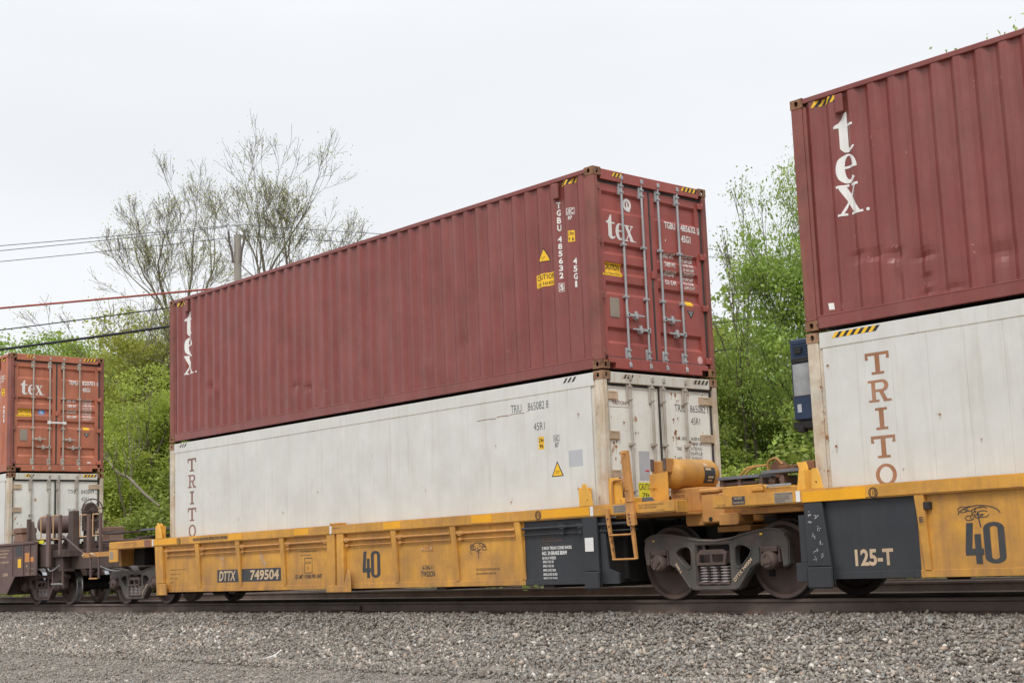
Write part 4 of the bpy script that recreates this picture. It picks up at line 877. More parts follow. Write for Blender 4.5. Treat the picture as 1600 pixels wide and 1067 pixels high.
bulkhead(carA, -.12, YELD, -1); bulkhead(carA, 12.30, UNDER, 1)
lug(carA, 12.00); lug(carA, -.02, mir=1); lug(carA, 12.00, s=1); lug(carA, -.02, s=1)
MB().box(5.85, 6.10, -1.44, -1.26, 1.296, 1.335).build('sill_cap', YEL, carA, bevel=.008)
for x in (.05, 2.5, 5.9, 8.6, 11.0, 12.0): MB().box(x, x+.22, -1.38, 1.38, .20, .262).build('cross_beam', UNDER, carA)
# right end platform: handhold post, ladder, reservoir, connector
MB().hexa([(12.80, -1.52, 1.0), (12.95, -1.52, 1.0), (12.95, -1.472, 1.0), (12.80, -1.472, 1.0), (12.765, -1.52, 1.985), (12.865, -1.52, 1.985), (12.865, -1.472, 1.985), (12.765, -1.472, 1.985)]).box(12.84, 12.96, -1.545, -1.515, .99, 1.16).box(12.80, 12.93, -1.53, -1.50, 1.30, 1.325).build('handhold_post', YELD, carA, bevel=.004)
MB().tube(smooth_path([(12.83, -1.53, 1.94), (12.84, -1.62, 1.945), (12.90, -1.66, 1.92), (12.92, -1.66, 1.6), (12.91, -1.65, 1.48), (12.85, -1.60, 1.455), (12.84, -1.52, 1.46)], 5), .013, 8).build('grab_iron', YELD, carA, smooth=True)
mb = MB(); mb.hexa([(12.50, -1.515, .56), (12.53, -1.515, .56), (12.53, -1.475, .56), (12.50, -1.475, .56), (12.39, -1.515, 1.24), (12.45, -1.515, 1.24), (12.45, -1.475, 1.24), (12.39, -1.475, 1.24)]); mb.hexa([(12.90, -1.515, .56), (12.94, -1.515, .56), (12.94, -1.475, .56), (12.90, -1.475, .56), (12.83, -1.515, 1.16), (12.89, -1.515, 1.16), (12.89, -1.475, 1.16), (12.83, -1.475, 1.16)])
lad = mb.build('step_ladder', YELD, carA, bevel=.003)
for x0, x1, z in ((12.46, 12.87, .885), (12.50, 12.94, .565)): MB().tube([(x0, -1.50, z), (x0+.02, -1.53, z-.005), (x1-.02, -1.53, z-.005), (x1, -1.50, z)], .013, 8).build('rung', YELD, lad, smooth=True)
mb = MB()
for i in range(5): mb.lathe([(-.012, 0), (-.012, .012), (0, .013)], (12.45+.02*i, -1.515, 1.10-.10*i), 'y', 6).lathe([(-.012, 0), (-.012, .014), (0, .015)], (12.87+.01*i, -1.545, 1.14-.05*i), 'y', 6)
mb.build('bolt', GRIME, lad)
D = Decal('y', SY-.003); D.rect(12.52, 12.76, 1.175, 1.275, 0); D.build('notice_plate', P_DIRTY, carA)
D = Decal('y', SY-.005); fill_text(D, ['WARNING MUST BE', 'USED WITH ALL CARS', 'UNDER LOAD ONLY'], 12.535, 12.75, 1.262, .018, .012); fill_text(D, ['DO NOT PRESSURIZE WHEN LIFTING', 'CARS IN GROUND RELEASE'], 12.98, 13.42, 1.262, .020, .014); D.text('JACK HERE', 13.30, 13.44, 1.165, 1.182, 0); D.build('sill_lettering', P_GREY, carA)
MB().box(13.625, 13.64, -1.46, -1.25, 1.13, 1.285).build('sill_end_cap', YEL, carA, bevel=.004)
MB().box(12.34, 13.60, -1.24, 1.24, 1.10, 1.14).build('end_platform', YELD, carA, bevel=.006)
# guide bracket beside the lug
MB().prism([(12.10, 1.30), (12.42, 1.30), (12.42, 1.62), (12.34, 1.66), (12.20, 1.66), (12.12, 1.42)], 'y', -1.20, -1.16).box(12.40, 12.62, -1.20, -1.0, 1.30, 1.38).build('stacking_bracket', YELL, carA, bevel=.006)
MB().tube(smooth_path([(12.28, -1.22, 1.30), (12.28, -1.22, 1.55), (12.32, -1.22, 1.62), (12.50, -1.24, 1.62)], 5), .016, 8).build('grab_iron', YELD, carA, smooth=True)
MB().box(12.20, 12.23, -1.15, -.9, 1.30, 1.62).build('coiled_cable_housing', GRIME, carA, bevel=.01)
MB().box(12.55, 12.95, -1.0, -.3, 1.315, 1.375).build('footboard', BLUEG, carA, bevel=.004)
MB().prism([(12.97, 1.66), (13.29, 1.67), (13.29, 1.30), (13.05, 1.30), (12.97, 1.38)], 'y', -1.22, -1.20).box(12.95, 13.12, -1.245, -1.235, 1.475, 1.485).box(13.03, 13.06, -1.24, -1.22, 1.46, 1.52).build('tank_plate', YEL, carA, bevel=.004)
mb = MB().box(12.98, 13.02, -1.18, -1.02, 1.67, 1.84).box(13.20, 13.24, -1.18, -1.02, 1.67, 1.86).box(12.99, 13.23, -1.12, -1.10, 1.67, 1.83); mb.build('tank_bracket', YELD, carA, bevel=.006)
for x in (13.0, 13.22): MB().box(x-.025, x+.025, -1.20, -1.17, 1.70, 1.86).build('tank_strap', GRIME, carA, bevel=.006)
prof = [(0, 0), (.008, .07), (.03, .13), (.07, .18), (.12, .203), (.14, .205), (.79, .205), (.81, .203), (.86, .18), (.90, .13), (.92, .07), (.93, 0)]
tk = MB().lathe(prof, (13.16, -1.07, 1.655), 'y', 40).build('air_reservoir', YEL, carA, smooth=True)
# label curved round the tank
mb = MB(); A = np.linspace(R_(-38), R_(24), 9)
for i in range(8):
    r = .2075; q = [(13.16+r*math.cos(A[i+j]), y, 1.655+r*math.sin(A[i+j])) for j, y in ((0, -.55), (0, -.33), (1, -.33), (1, -.55))]; mb.quad(q)
mb.build('tank_label', P_GREY, tk)
mb = MB(); 
for (za, zb_, ya, yb) in ((0.1, 0.14, -0.53, -0.46), (0.045, 0.075, -0.525, -0.41), (-0.06, -0.035, -0.48, -0.37), (-0.1, -0.08, -0.48, -0.39)):
    r = .2095; q = []
    for y, z in ((ya, za), (yb, za), (yb, zb_), (ya, zb_)): q.append((13.16+math.sqrt(r*r-z*z), y, 1.655+z))
    mb.quad(q)
mb.build('tank_label_print', P_CREAM, tk, kind='stuff')
MB().box(13.06, 13.62, -.92, .92, 1.145, 1.46).prism([(13.32, .955), (13.62, .955), (13.62, 1.144), (13.30, 1.144), (13.30, 1.0)], 'y', -.92, .92).build('connector_body', YELD, carA, bevel=.012)
MB().box(13.625, 14.0, -.97, .90, .98, 1.36).box(13.60, 13.95, -.99, .9, 1.365, 1.43).build('articulation_housing', YELD, carA, bevel=.02)
MB().prism([(13.98, .94), (14.28, .94), (14.31, .98), (14.31, 1.06), (14.27, 1.09), (13.98, 1.09)], 'y', -1.05, -.75).box(13.65, 14.2, -.7, .7, .86, .935).build('side_bearing_arm', YELD, carA, bevel=.008)
D = Decal('y', -.923); fill_text(D, ['LIFT EACH', 'CONNECTOR', 'AT 4 PLACES'], 13.12, 13.36, 1.435, .035, .025); D.text('JACK PAD', 13.10, 13.22, 1.17, 1.185, 0); D.build('lift_lettering', P_GREY, carA)
MB().lathe([(-.01, 0), (-.01, .03), (.03, .032)], (13.78, -.97, 1.03), 'y', 10).build('pin_hole', UNDER, carA)
MB().lathe([(0, .16), (.06, .17), (.10, .13), (.16, .12), (.17, 0)], (13.93, -.42, .74), 'z', 16).box(13.7, 14.2, -.75, -.2, .72, .76).build('side_bearing', GRIME, carA, bevel=.006)
truck(carA, 13.875, .915, .483, TRUCK, GRIME); truck(carA, -1.72, .875, .42, TRUCK, GRIME)
# lettering cast along the right diagonal of the shared truck
def diag_text(s, p0, p1, h, y, m, car):
    vs, fs, _ = text_mesh(s, .03); b = bmesh.new(); d = Vector((p1[0]-p0[0], p1[1]-p0[1])); L_ = d.length; d.normalize(); n = Vector((-d.y, d.x))
    V = [b.verts.new((p0[0]+d.x*u*L_+n.x*v*h, y, p0[1]+d.y*u*L_+n.y*v*h)) for u, v in vs]
    for f in fs:
        try: b.faces.new([V[i] for i in f])
        except ValueError: pass
    bmesh.ops.translate(b, verts=b.verts, vec=-org(car)); me = bpy.data.meshes.new('t'); b.to_mesh(me); b.free(); link('truck_lettering', me, car, m)
diag_text('DTTX 749504', (14.235, .225), (14.53, .49), .05, -1.105, P_CREAM, carA)
diag_text('2000 R', (13.24, .47), (13.33, .34), .035, -1.105, P_CREAM, carA); diag_text('DTTX 749504', (-1.36, .20), (-1.14, .40), .04, -1.103, P_CREAM, carA)
D = Decal('y', -1.102); D.rect(14.66, 14.70, .795, .82, 0); D.rect(12.86, 12.89, .77, .79, 0); D.build('inspection_tag', P_YEL, carA)['kind'] = 'stuff'
# ------------------------------------------------ right-hand car
carB = thing('well_car', 'yellow well railcar cut by the right edge, 125-T on its slate grey panel', 'railcar', (21, 0, 0))
well(carB, 0, 12, [(15.60, 17.10, SLATE, 'slate grey end sheet lettered 125-T'), (17.10, 28.4, YEL, None)], None, None)
sill(carB, 14.24, 29.0)
for k in range(6):
    a = 17.11+1.5*k
    if k in (3, 4): a += .3
    for s in (1, -1): stake(carB, a, a+.12, a+.05, a+.13, YEL, s)
for s in (1, -1):
    MB().hexa([(15.64, s*(SY+.004), .17), (15.98, s*(SY+.004), .17), (15.98, s*(PY-.012), .17), (15.64, s*(PY-.012), .17), (15.62, s*(SY+.004), 1.139), (15.88, s*(SY+.004), 1.139), (15.88, s*(PY-.012), 1.139), (15.62, s*(PY-.012), 1.139)]).build('corner_post', SLATE, carB, bevel=.008)
    MB().box(15.63, 16.0, s*(SY-.035), s*(SY+.003), .14, .40).build('post_shoe', SLATE, carB, bevel=.03, seg=3)
    MB().box(15.44, 15.63, s*(PY-.04), s*(PY+.02), .22, .44).box(15.50, 15.63, s*(PY-.02), s*(PY+.02), .44, 1.0).build('end_apron', SLATE, carB, bevel=.006)
MB().box(17.22, 17.30, -1.462, -1.402, .98, 1.06).build('pipe_clamp', UNDER, carB, bevel=.004)
mark110(carB, 16.60, 1.20); tape(carB, 15.62, 16.50, 1.145, 1.27); tape(carB, 18.43, 18.9, 1.15, 1.27); white_bar(carB, 15.53)
D = Decal('y', SY-.003); D.rect(15.21, 15.48, 1.155, 1.28, 0); D.build('notice_plate', P_DIRTY, carB); D = Decal('y', SY-.003); D.rect(14.56, 14.76, 1.17, 1.27, 0); D.build('dark_label', P_GREY, carB)
D = Decal('y', SY-.005); fill_text(D, ['WARNING ALL DOORS', 'MUST BE CLOSED', 'BEFORE LOADING', 'CONTAINERS'], 15.225, 15.475, 1.27, .018, .010); D.text('JACK HERE', 14.32, 14.46, 1.165, 1.185, 0); D.build('sill_lettering', P_GREY, carB)
D = Decal('y', SY-.005); D.text('NO-STEP', 14.60, 14.72, 1.235, 1.26, .02); D.text('DO NOT RIDE', 14.585, 14.745, 1.185, 1.205, .02); D.build('label_print', P_CREAM, carB)
D = Decal('y', PY-.0025); D.text('125-T', 16.25, 16.76, .385, .575, .035); D.build('weight_lettering', P_CREAM, carB)
D = Decal('y', SY+.002); D.text('E', 17.165, 17.215, .84, .90, .03); D.build('post_letter', P_GREY, carB)
d40(carB, 17.66, 18.13, .375, .81); emblem(carB, 17.85, .91, .50, P_GREY, 8)
chalk(carB, [(15.70, 1.01), (15.80, .97), (15.71, .90), (15.82, .83), (15.74, .74), (15.84, .66), (15.76, .58), (15.85, .52), (15.76, .49)], 2, y=SY+.002, size=.034)
MB().box(14.20, 14.83, -1.22, -1.18, 1.296, 1.415).prism([(14.20, 1.296), (15.4, 1.296), (15.4, 1.36), (14.9, 1.36), (14.82, 1.41), (14.24, 1.42)], 'y', -1.17, -.2).box(14.68, 14.86, -1.24, -1.221, 1.33, 1.38).build('platform_box', YEL, carB, bevel=.008)
MB().box(14.88, 15.25, -1.19, -1.17, 1.37, 1.40).build('grey_strip', GREYP, carB, bevel=.003)
MB().box(15.25, 15.62, -1.24, 1.24, 1.11, 1.14).box(14.3, 15.3, -1.0, 1.0, 1.06, 1.14).build('end_platform', YELD, carB, bevel=.006); MB().box(14.1, 15.6, -.3, .3, .72, 1.06).build('draft_sill', UNDER, carB, bevel=.02)
for s in (-1, 1):
    MB().prism([(15.42, 1.296), (15.60, 1.296), (15.60, 1.56), (15.575, 1.63), (15.44, 1.63), (15.47, 1.56)], 'y', s*1.30, s*1.28).build('container_guide', YELL, carB, bevel=.004)
    MB().prism([(15.74, 1.296), (15.90, 1.296), (15.87, 1.45), (15.83, 1.535), (15.76, 1.535)], 'y', s*1.445, s*1.425, holes=[arc(15.81, 1.37, .014, .014, 0, 300, 6)]).build('container_guide', YELL, carB, bevel=.003)
    MB().box(15.60, 15.645, min(s*1.44, s*1.26), max(s*1.44, s*1.26), 1.296, 1.53).build('guide_web', YELL, carB, bevel=.004)
MB().box(15.47, 15.62, -1.20, -1.05, 1.54, 1.65).build('rusty_stop', RUSTY, carB, bevel=.01)
bulkhead(carB, 15.58, UNDER, -1)
for y, a, b, z in ((-.35, 13.55, 14.25, 1.565), (-.35, 14.30, 15.0, 1.60)): MB().box(a, b, y-.18, y+.18, z-.02, z+.02).build('crossover_grating', BLUEG, carB, bevel=.003)
for x in (13.6, 13.9, 14.25, 14.6, 14.95): MB().box(x-.03, x+.03, -.5, -.2, 1.40, 1.55).build('grating_post', GRIME, carB, bevel=.006)
MB().box(13.6, 15.4, -.2, .5, 1.40, 1.44).box(13.55, 14.2, -.48, -.40, 1.47, 1.51).tube([(14.35, -.4, 1.5), (14.45, -.4, 1.47)], .06, 10).tube([(14.55, -.45, 1.5), (14.62, -.45, 1.48)], .05, 10).tube([(13.7, -.3, 1.5), (14.2, -.3, 1.46)], .045, 8).build('valve_gear', GRIME, carB, bevel=.004)
for dy in (0, .08): MB().tube(smooth_path([(13.72+dy, -.3, 1.56), (13.84+dy, -.3, 1.66), (13.95+dy, -.3, 1.70), (14.22, -.3, 1.705)], 6), .014, 8).build('hose', YELD, carB, smooth=True)
MB().tube(smooth_path([(14.0, .0, 1.66), (14.01, .0, 1.76), (14.08, .0, 1.80), (14.16, .0, 1.80), (14.24, .0, 1.72)], 6), .018, 8).build('hose_arch', YELD, carB, smooth=True)
MB().lathe([(-.06, 0), (-.06, .12), (.06, .12), (.06, 0)], (14.15, .05, 1.66), 'y', 18).box(14.2, 14.52, -.05, .3, 1.62, 1.70).build('brake_cylinder', RUSTY, carB, bevel=.012)

# ------------------------------------------------ brown car on the left
carL = thing('well_car', 'dark brown well railcar at the left edge with brake wheel platform', 'railcar', (-12, 0, 0))
Y1 = -1.45
for s in (1, -1):
    MB().prism([(-20.2, 1.42), (-20.2, .27), (-7.36, .27), (-6.92, .67), (-5.73, .68), (-5.73, 1.385), (-20.2, 1.385)][1:], 'y', s*Y1, s*(Y1+.03)).build('side_sheet', BROWN, carL, bevel=.004)
    MB().box(-20.2, -5.80, s*(Y1-.03), s*(Y1+.22), 1.39, 1.45).build('side_sill', BROWN, carL, bevel=.01)
    for x in (-6.08, -6.45, -7.05, -8.3, -9.6): MB().box(x, x+.03, s*(Y1-.02), s*Y1, .70, 1.38).build('stiffener', BROWN, carL, bevel=.003)
MB().box(-6.05, -5.35, -1.32, 1.32, .86, 1.37).build('end_plate', BROWND, carL, bevel=.01)
MB().box(-5.35, -4.5, -1.25, -.5, 1.06, 1.22).box(-5.35, -2.5, -.45, .45, .76, 1.10).box(-5.3, -4.9, -1.2, 1.2, .80, 1.06).box(-4.9, -2.55, -1.0, -.98, .78, 1.10).build('draft_sill', BROWND, carL, bevel=.012)
MB().box(-2.6, -2.3, -.16, .16, .78, .98).box(-3.0, -2.55, -.12, .12, .74, .9).build('coupler', GRIME, carL, bevel=.03)
bulkhead(carL, -7.5, BROWND, 1)
for i, (x0, x1, za, zb_) in enumerate(((-5.20, -5.04, .85, 1.98), (-4.57, -4.47, 1.10, 1.98), (-3.17, -3.06, 1.11, 1.92), (-2.60, -2.52, 1.11, 1.93))):
    MB().box(x0, x1, Y1-.02, Y1+.03, za, zb_).build('handhold_post', BROWN, carL, bevel=.004)
for x, z0, z1 in ((-5.37, 1.48, 1.97), (-4.73, 1.455, 1.97), (-3.40, 1.46, 1.92), (-2.79, 1.46, 1.91)):
    MB().tube(smooth_path([(x+.20, Y1, z1), (x+.03, Y1-.05, z1), (x, Y1-.06, z1-.03), (x, Y1-.06, z0+.03), (x+.03, Y1-.05, z0), (x+.20, Y1, z0)], 5), .014, 8).build('grab_iron', mat('tan_grab_iron', (.50, .31, .16), .6, var=.15, dirt=.4), carL, smooth=True)
MB().hexa([(-4.56, Y1, 1.56), (-4.50, Y1, 1.52), (-4.50, Y1+.04, 1.52), (-4.56, Y1+.04, 1.56), (-4.53, Y1, 1.60), (-4.47, Y1, 1.58), (-4.47, Y1+.04, 1.58), (-4.53, Y1+.04, 1.6)]).tube([(-4.54, Y1+.02, 1.57), (-3.36, Y1+.02, 1.09)], .022, 6).build('diagonal_brace', BROWND, carL)
MB().box(-3.37, -2.16, Y1-.01, Y1+.05, 1.01, 1.11).build('end_step_bar', YELD, carL, bevel=.004); MB().tube([(-3.3, Y1-.03, 1.06), (-3.26, Y1-.06, 1.06)], .02, 8).tube(smooth_path([(-2.98, Y1-.02, 1.02), (-2.9, Y1-.07, 1.08), (-2.78, Y1-.07, 1.08), (-2.75, Y1-.02, 1.03)], 4), .014, 6).build('step_bar_bolt', CREAM, carL)
for x0, x1, z0, z1, y in ((-3.03, -2.66, .56, 1.01, Y1), (-5.22, -4.72, .47, .85, -1.30)):
    MB().box(x0-.03, x0+.02, y, y+.03, z0, z1).box(x1-.02, x1+.03, y, y+.03, z0, z1).build('step_hanger', BROWN, carL, bevel=.003)
    MB().tube([(x0, y-.02, z0), (x1, y-.02, z0)], .016, 8).build('rung', YELD if x0 > -4 else GREYP, carL, smooth=True)
tkb = MB().lathe([(q[0]*.9, q[1]) for q in prof], (-6.3, -1.16, 1.84), 'y', 32).build('air_reservoir', BROWN, carL, smooth=True)
MB().box(-6.6, -6.5, -1.32, -1.24, 1.45, 1.98).prism([(-6.75, 1.42), (-6.25, 1.42), (-6.45, 1.92), (-6.62, 1.92)], 'y', -1.25, -1.20).build('tank_bracket', BROWND, carL, bevel=.008)
MB().prism([(-5.75, 1.22), (-4.70, 1.22), (-4.70, 1.84), (-5.0, 1.80)], 'y', -.92, -.90).build('bracket_plate', BROWND, carL, bevel=.004)
MB().box(-4.86, -4.62, -1.10, -.95, 1.15, 2.08).build('brake_pillar', BROWND, carL, bevel=.01)
# brake wheel faces along the track
bx, by, bz = -4.45, -.72, 2.08
bw = MB()
bw.tube([(bx, by+.25*math.cos(t), bz+.25*math.sin(t)) for t in np.linspace(0, 2*math.pi, 33)], .015, 8, cap=False)
bwo = bw.build('brake_wheel', BROWND, carL, smooth=True)
for k in range(8):
    t = k*math.pi/4+.2; MB().tube([(bx, by+.05*math.cos(t), bz+.05*math.sin(t)), (bx+.015, by+.15*math.cos(t), bz+.15*math.sin(t)), (bx, by+.245*math.cos(t), bz+.245*math.sin(t))], .010, 6).build('spoke', BROWND, bwo)
MB().lathe([(-.03, .055), (.04, .055), (.05, 0)], (bx, by, bz), 'x', 14).build('hub', BROWND, bwo, smooth=True)
MB().prism(arc(by, bz-.02, .17, .20, 0, 342, 19), 'x', bx-.20, bx-.06).box(bx-.2, bx-.06, by-.16, by+.16, 1.62, 2.0).box(bx-.06, bx-.02, by-.04, by+.08, 1.75, 1.88).build('brake_housing', BROWND, carL, bevel=.01)
MB().box(bx-.25, bx-.1, by-.1, by+.12, 1.2, 1.62).build('brake_housing_stand', BROWND, carL, bevel=.008)
for x in (-7.15,): 
    for s in (-1, 1): MB().prism([(x-.2, 1.45), (x+.3, 1.45), (x+.25, 1.66), (x-.12, 1.66)], 'y', s*1.12-.2, s*1.12+.16).box(x-.16, x+.28, s*1.12-.22, s*1.12+.18, 1.665, 1.80).build('stacking_lug', mat('rust_brown_lug', (.22, .12, .085), .7, var=.2, dirt=.4, rust=.5), carL, bevel=.02)
MB().box(-7.4, -5.0, -1.05, -.55, 1.47, 1.51).build('crossover_grating', BROWND, carL, bevel=.003)
for x in (-7.0, -6.0, -5.2): MB().box(x, x+.05, -.9, -.8, 1.2, 1.47).build('grating_post', BROWND, carL)
MB().box(-4.6, -3.3, -.4, -.1, 1.53, 1.57).box(-4.0, -2.4, .1, .4, 1.42, 1.46).box(-4.7, -3.2, -.5, .4, 1.24, 1.3).tube([(-5.2, -.6, 1.38), (-2.8, -.4, 1.36)], .03, 8).build('end_walkway', BROWND, carL, bevel=.004)
MB().box(-4.9, -4.0, -.3, -.2, 1.56, 1.59).box(-3.2, -2.2, -.2, .1, 1.56, 1.60).build('grating_edge', BLUEG, carL)
D = Decal('y', Y1-.003); D.poly([(-6.36, 1.20), (-6.36, .99), (-5.88, .99), (-5.88, 1.10), (-6.06, 1.10), (-6.06, 1.20)], 0); D.build('orange_square', P_ORNG2, carL)
D = Decal('y', Y1-.003); D.rect(-6.75, -6.56, .87, 1.07, 0); D.build('yellow_square', P_YEL, carL)
D = Decal('y', Y1-.003); D.rect(-6.90, -6.52, 1.14, 1.36, 0); D.build('dark_label', P_GREY, carL)
D = Decal('y', Y1-.003)
for i, (s, a, b) in enumerate((('2 INCH TREAD COND SHOES', -8.2, -7.25), ('NO. 18 BRAKE BEAM', -8.2, -7.3), ('33 INCH WHEELS', -8.2, -7.4), ('SPRG D5 7 CAR SET', -8.2, -7.25))): D.text(s, a, b, 1.27-.075*i-(.05 if i == 3 else 0), 1.305-.075*i-(.05 if i == 3 else 0), .02)
D.text('1,200-B', -7.6, -7.3, .68, .76, .02); D.text('JACKING PAD', -6.2, -5.86, .82, .85, .0); D.text('4', -6.3, -6.22, .87, .93, .02); D.text('LOAD UNIT 33', -6.3, -5.86, .72, .745, .0); D.text('TW52CN', -6.3, -6.0, .69, .71, .0)
D.build('car_lettering', P_CREAM, carL)
MB().box(-5.95, -5.60, -1.36, -1.335, 1.39, 1.46).build('yellow_tag', P_LEMON, carL)
MB().tube(smooth_path([(-2.9, -1.3, .82), (-2.4, -1.28, .72), (-2.0, -1.25, .70)], 5), .012, 6).tube(smooth_path([(-5.4, -1.32, .82), (-5.2, -1.36, .76), (-5.0, -1.34, .80), (-4.8, -1.33, .88)], 5), .016, 6).build('hand_line', GREYP, carL, smooth=True)
truck(carL, -6.22, .87, .42, BROWND, BROWND, TREAD)
MB().tube([(-4.9, -1.18, .75), (-4.93, -1.2, .45)], .02, 8).build('brake_rod', CREAM, carL, smooth=True)
MB().box(-5.1, -4.7, -1.22, -1.0, .74, .80).tube([(-5.2, -1.05, .7), (-4.9, -1.05, .62)], .05, 8).build('brake_lever', BROWND, carL, bevel=.01)
# ================================================================== ground, track, ballast
def zg(x, y):
    """ground height: ballast shoulder on both sides of the track, then the gravel lane"""
    pts = [(-60, -1.3), (-14, -1.0), (-6, -.86), (-3.1, -.78), (-1.75, -.24), (-1.2, -.19), (1.2, -.19), (2.6, -.16), (6.0, -.16), (7.6, -.5), (9, -.4), (14, .2), (60, 1.2), (400, 3)]
    return np.interp(y, [p[0] for p in pts], [p[1] for p in pts])
def noise2(x, y, s=1.): return (np.sin(x*1.7*s+1.3*np.sin(y*2.3*s))+np.sin(y*2.9*s+1.1*np.sin(x*1.3*s+2))+np.sin((x+y)*4.1*s+.7))/3
def gz(x, y): return zg(x, y)+.02*noise2(x, y, 1.)+.008*noise2(x, y, 4.3)
ys = sorted(set(list(np.linspace(-14, 12, 105))+[-300, -120, -60, -30, -20, 16, 22, 30, 50, 90, 160, 300, 600])); xs = sorted(set(list(np.linspace(-40, 30, 141))+[-600, -300, -150, -80, -55, 45, 70, 120, 300]))
V = [(x, y, float(gz(x, y)) if abs(y) < 60 else float(zg(x, y))) for x in xs for y in ys]; n = len(ys)
F = [(i*n+j, (i+1)*n+j, (i+1)*n+j+1, i*n+j+1) for i in range(len(xs)-1) for j in range(n-1)]
def stone_colours(N, L, fac_sock):
    r = N.new('ShaderNodeValToRGB'); r.color_ramp.interpolation = 'LINEAR'; e = r.color_ramp.elements
    cols = [(0, (.085, .068, .056)), (.16, (.17, .143, .12)), (.32, (.25, .215, .182)), (.46, (.235, .222, .200)), (.58, (.33, .29, .245)), (.70, (.285, .285, .270)), (.82, (.39, .335, .27)), (.90, (.50, .46, .40)), (.96, (.42, .295, .21)), (1., (.66, .61, .54))]
    e[0].position, e[0].color = 0, (*cols[0][1], 1); e[1].position, e[1].color = 1, (*cols[-1][1], 1)
    for p, c in cols[1:-1]: q = e.new(p); q.color = (*c, 1)
    L.new(fac_sock, r.inputs[0]); return r.outputs[0]
gm = bpy.data.materials.new('gravel_ground'); gm.use_nodes = True; N = gm.node_tree.nodes; L = gm.node_tree.links; b = N['Principled BSDF']; b.inputs['Roughness'].default_value = .95; b.inputs['Specular IOR Level'].default_value = .2
geo = N.new('ShaderNodeNewGeometry'); vo = N.new('ShaderNodeTexVoronoi'); vo.inputs['Scale'].default_value = 48; L.new(geo.outputs['Position'], vo.inputs[0])
sp = N.new('ShaderNodeSeparateColor'); L.new(vo.outputs['Color'], sp.inputs[0])
nz = N.new('ShaderNodeTexNoise'); nz.inputs['Scale'].default_value = .9; nz.inputs['Detail'].default_value = 6; L.new(geo.outputs['Position'], nz.inputs[0])
mxx = N.new('ShaderNodeMix'); mxx.data_type = 'RGBA'; sc = stone_colours(N, L, sp.outputs[0]); L.new(sc, mxx.inputs[6]); mxx.inputs[7].default_value = (.21, .185, .165, 1)
mr = N.new('ShaderNodeMapRange'); mr.inputs[1].default_value = .35; mr.inputs[2].default_value = .7; mr.inputs[3].default_value = .25; mr.inputs[4].default_value = .85; L.new(nz.outputs[0], mr.inputs[0]); L.new(mr.outputs[0], mxx.inputs[0])
# under the woods the soil is dark and green
sx = N.new('ShaderNodeSeparateXYZ'); L.new(geo.outputs['Position'], sx.inputs[0]); m2 = N.new('ShaderNodeMapRange'); m2.inputs[1].default_value = 6.5; m2.inputs[2].default_value = 8; L.new(sx.outputs[1], m2.inputs[0])
mg = N.new('ShaderNodeMix'); mg.data_type = 'RGBA'; L.new(m2.outputs[0], mg.inputs[0]); L.new(mxx.outputs[2], mg.inputs[6]); mg.inputs[7].default_value = (.045, .06, .02, 1); L.new(mg.outputs[2], b.inputs['Base Color'])
bp = N.new('ShaderNodeBump'); bp.inputs['Strength'].default_value = .8; bp.inputs['Distance'].default_value = .02; L.new(vo.outputs['Distance'], bp.inputs['Height']); bp.invert = True; L.new(bp.outputs[0], b.inputs['Normal'])
me = bpy.data.meshes.new('ground'); me.from_pydata(V, [], F); g = link('ground', me, None, gm, smooth=True); g['kind'] = 'structure'; g['label'] = 'grey gravel ground sloping down from the tracks'

def rail_profile(): return [(-.070, -.180), (.070, -.180), (.070, -.168), (.012, -.145), (.009, -.050), (.036, -.036), (.037, -.008), (.026, 0), (-.026, 0), (-.037, -.008), (-.036, -.036), (-.009, -.050), (-.012, -.145), (-.070, -.168)]
def track(y0, z0, xa, xb, label, ties=True):
    t = thing('railway_track', label, 'railway track', (0, y0, z0), kind='structure')
    for s in (-1, 1):
        mb = MB(); mb.prism([(y0+s*.7525+y, z0+z) for y, z in rail_profile()], 'x', xa, xb)
        for f in mb.b.faces:
            if all(v.co.z > z0-.0015 for v in f.verts): f.material_index = 1
        mb.build('rail', [RAILS, RAILT], t)
    if not ties: return t
    tm = MB().box(-.115, .115, -1.22, 1.22, -.36, -.186).build('tie', TIE, None, bevel=.008); pm = MB().box(-.10, .10, -.15, .15, -.186, -.178).box(-.035, .035, -.092, -.066, -.178, -.155).box(-.035, .035, .066, .092, -.178, -.155).build('tie_plate', PLATE, None, bevel=.003)
    x = xa+.3; rs = random.Random(4); first = True
    anchor = MB().box(-.012, .012, -.075, .075, -.19, -.165).box(-.015, .015, -.085, -.060, -.2, -.150).build('rail_anchor', PLATE, None)
    while x < xb:
        if -30 < x < 24:
            o = tm if first else tm.copy()
            if not first: C.objects.link(o)
            o.parent = t; o.location = (x, rs.uniform(-.03, .03), 0); o.rotation_euler.z = rs.uniform(-.01, .01)
            for s in (-1, 1):
                p = pm if first and s < 0 else pm.copy()
                if not (first and s < 0): C.objects.link(p)
                p.parent = o; p.location = (rs.uniform(-.02, .02), s*.7525, 0)
                a = anchor if first and s < 0 else anchor.copy()
                if not (first and s < 0): C.objects.link(a)
                a.parent = o; a.location = (.15, s*.7525, 0)
            first = False
        x += .545
    return t
tr = track(0, 0, -70, 45, 'near railway track under the train, brown weathered rails')
track(4.25, .07, -70, 45, 'second railway track behind the train, seen only as a pale line under the cars', ties=False)
for x in (4.9, -20.5): MB().box(x, x+.9, -.815, -.765, -.135, -.062).build('joint_bar', RAILS, tr, bevel=.006)

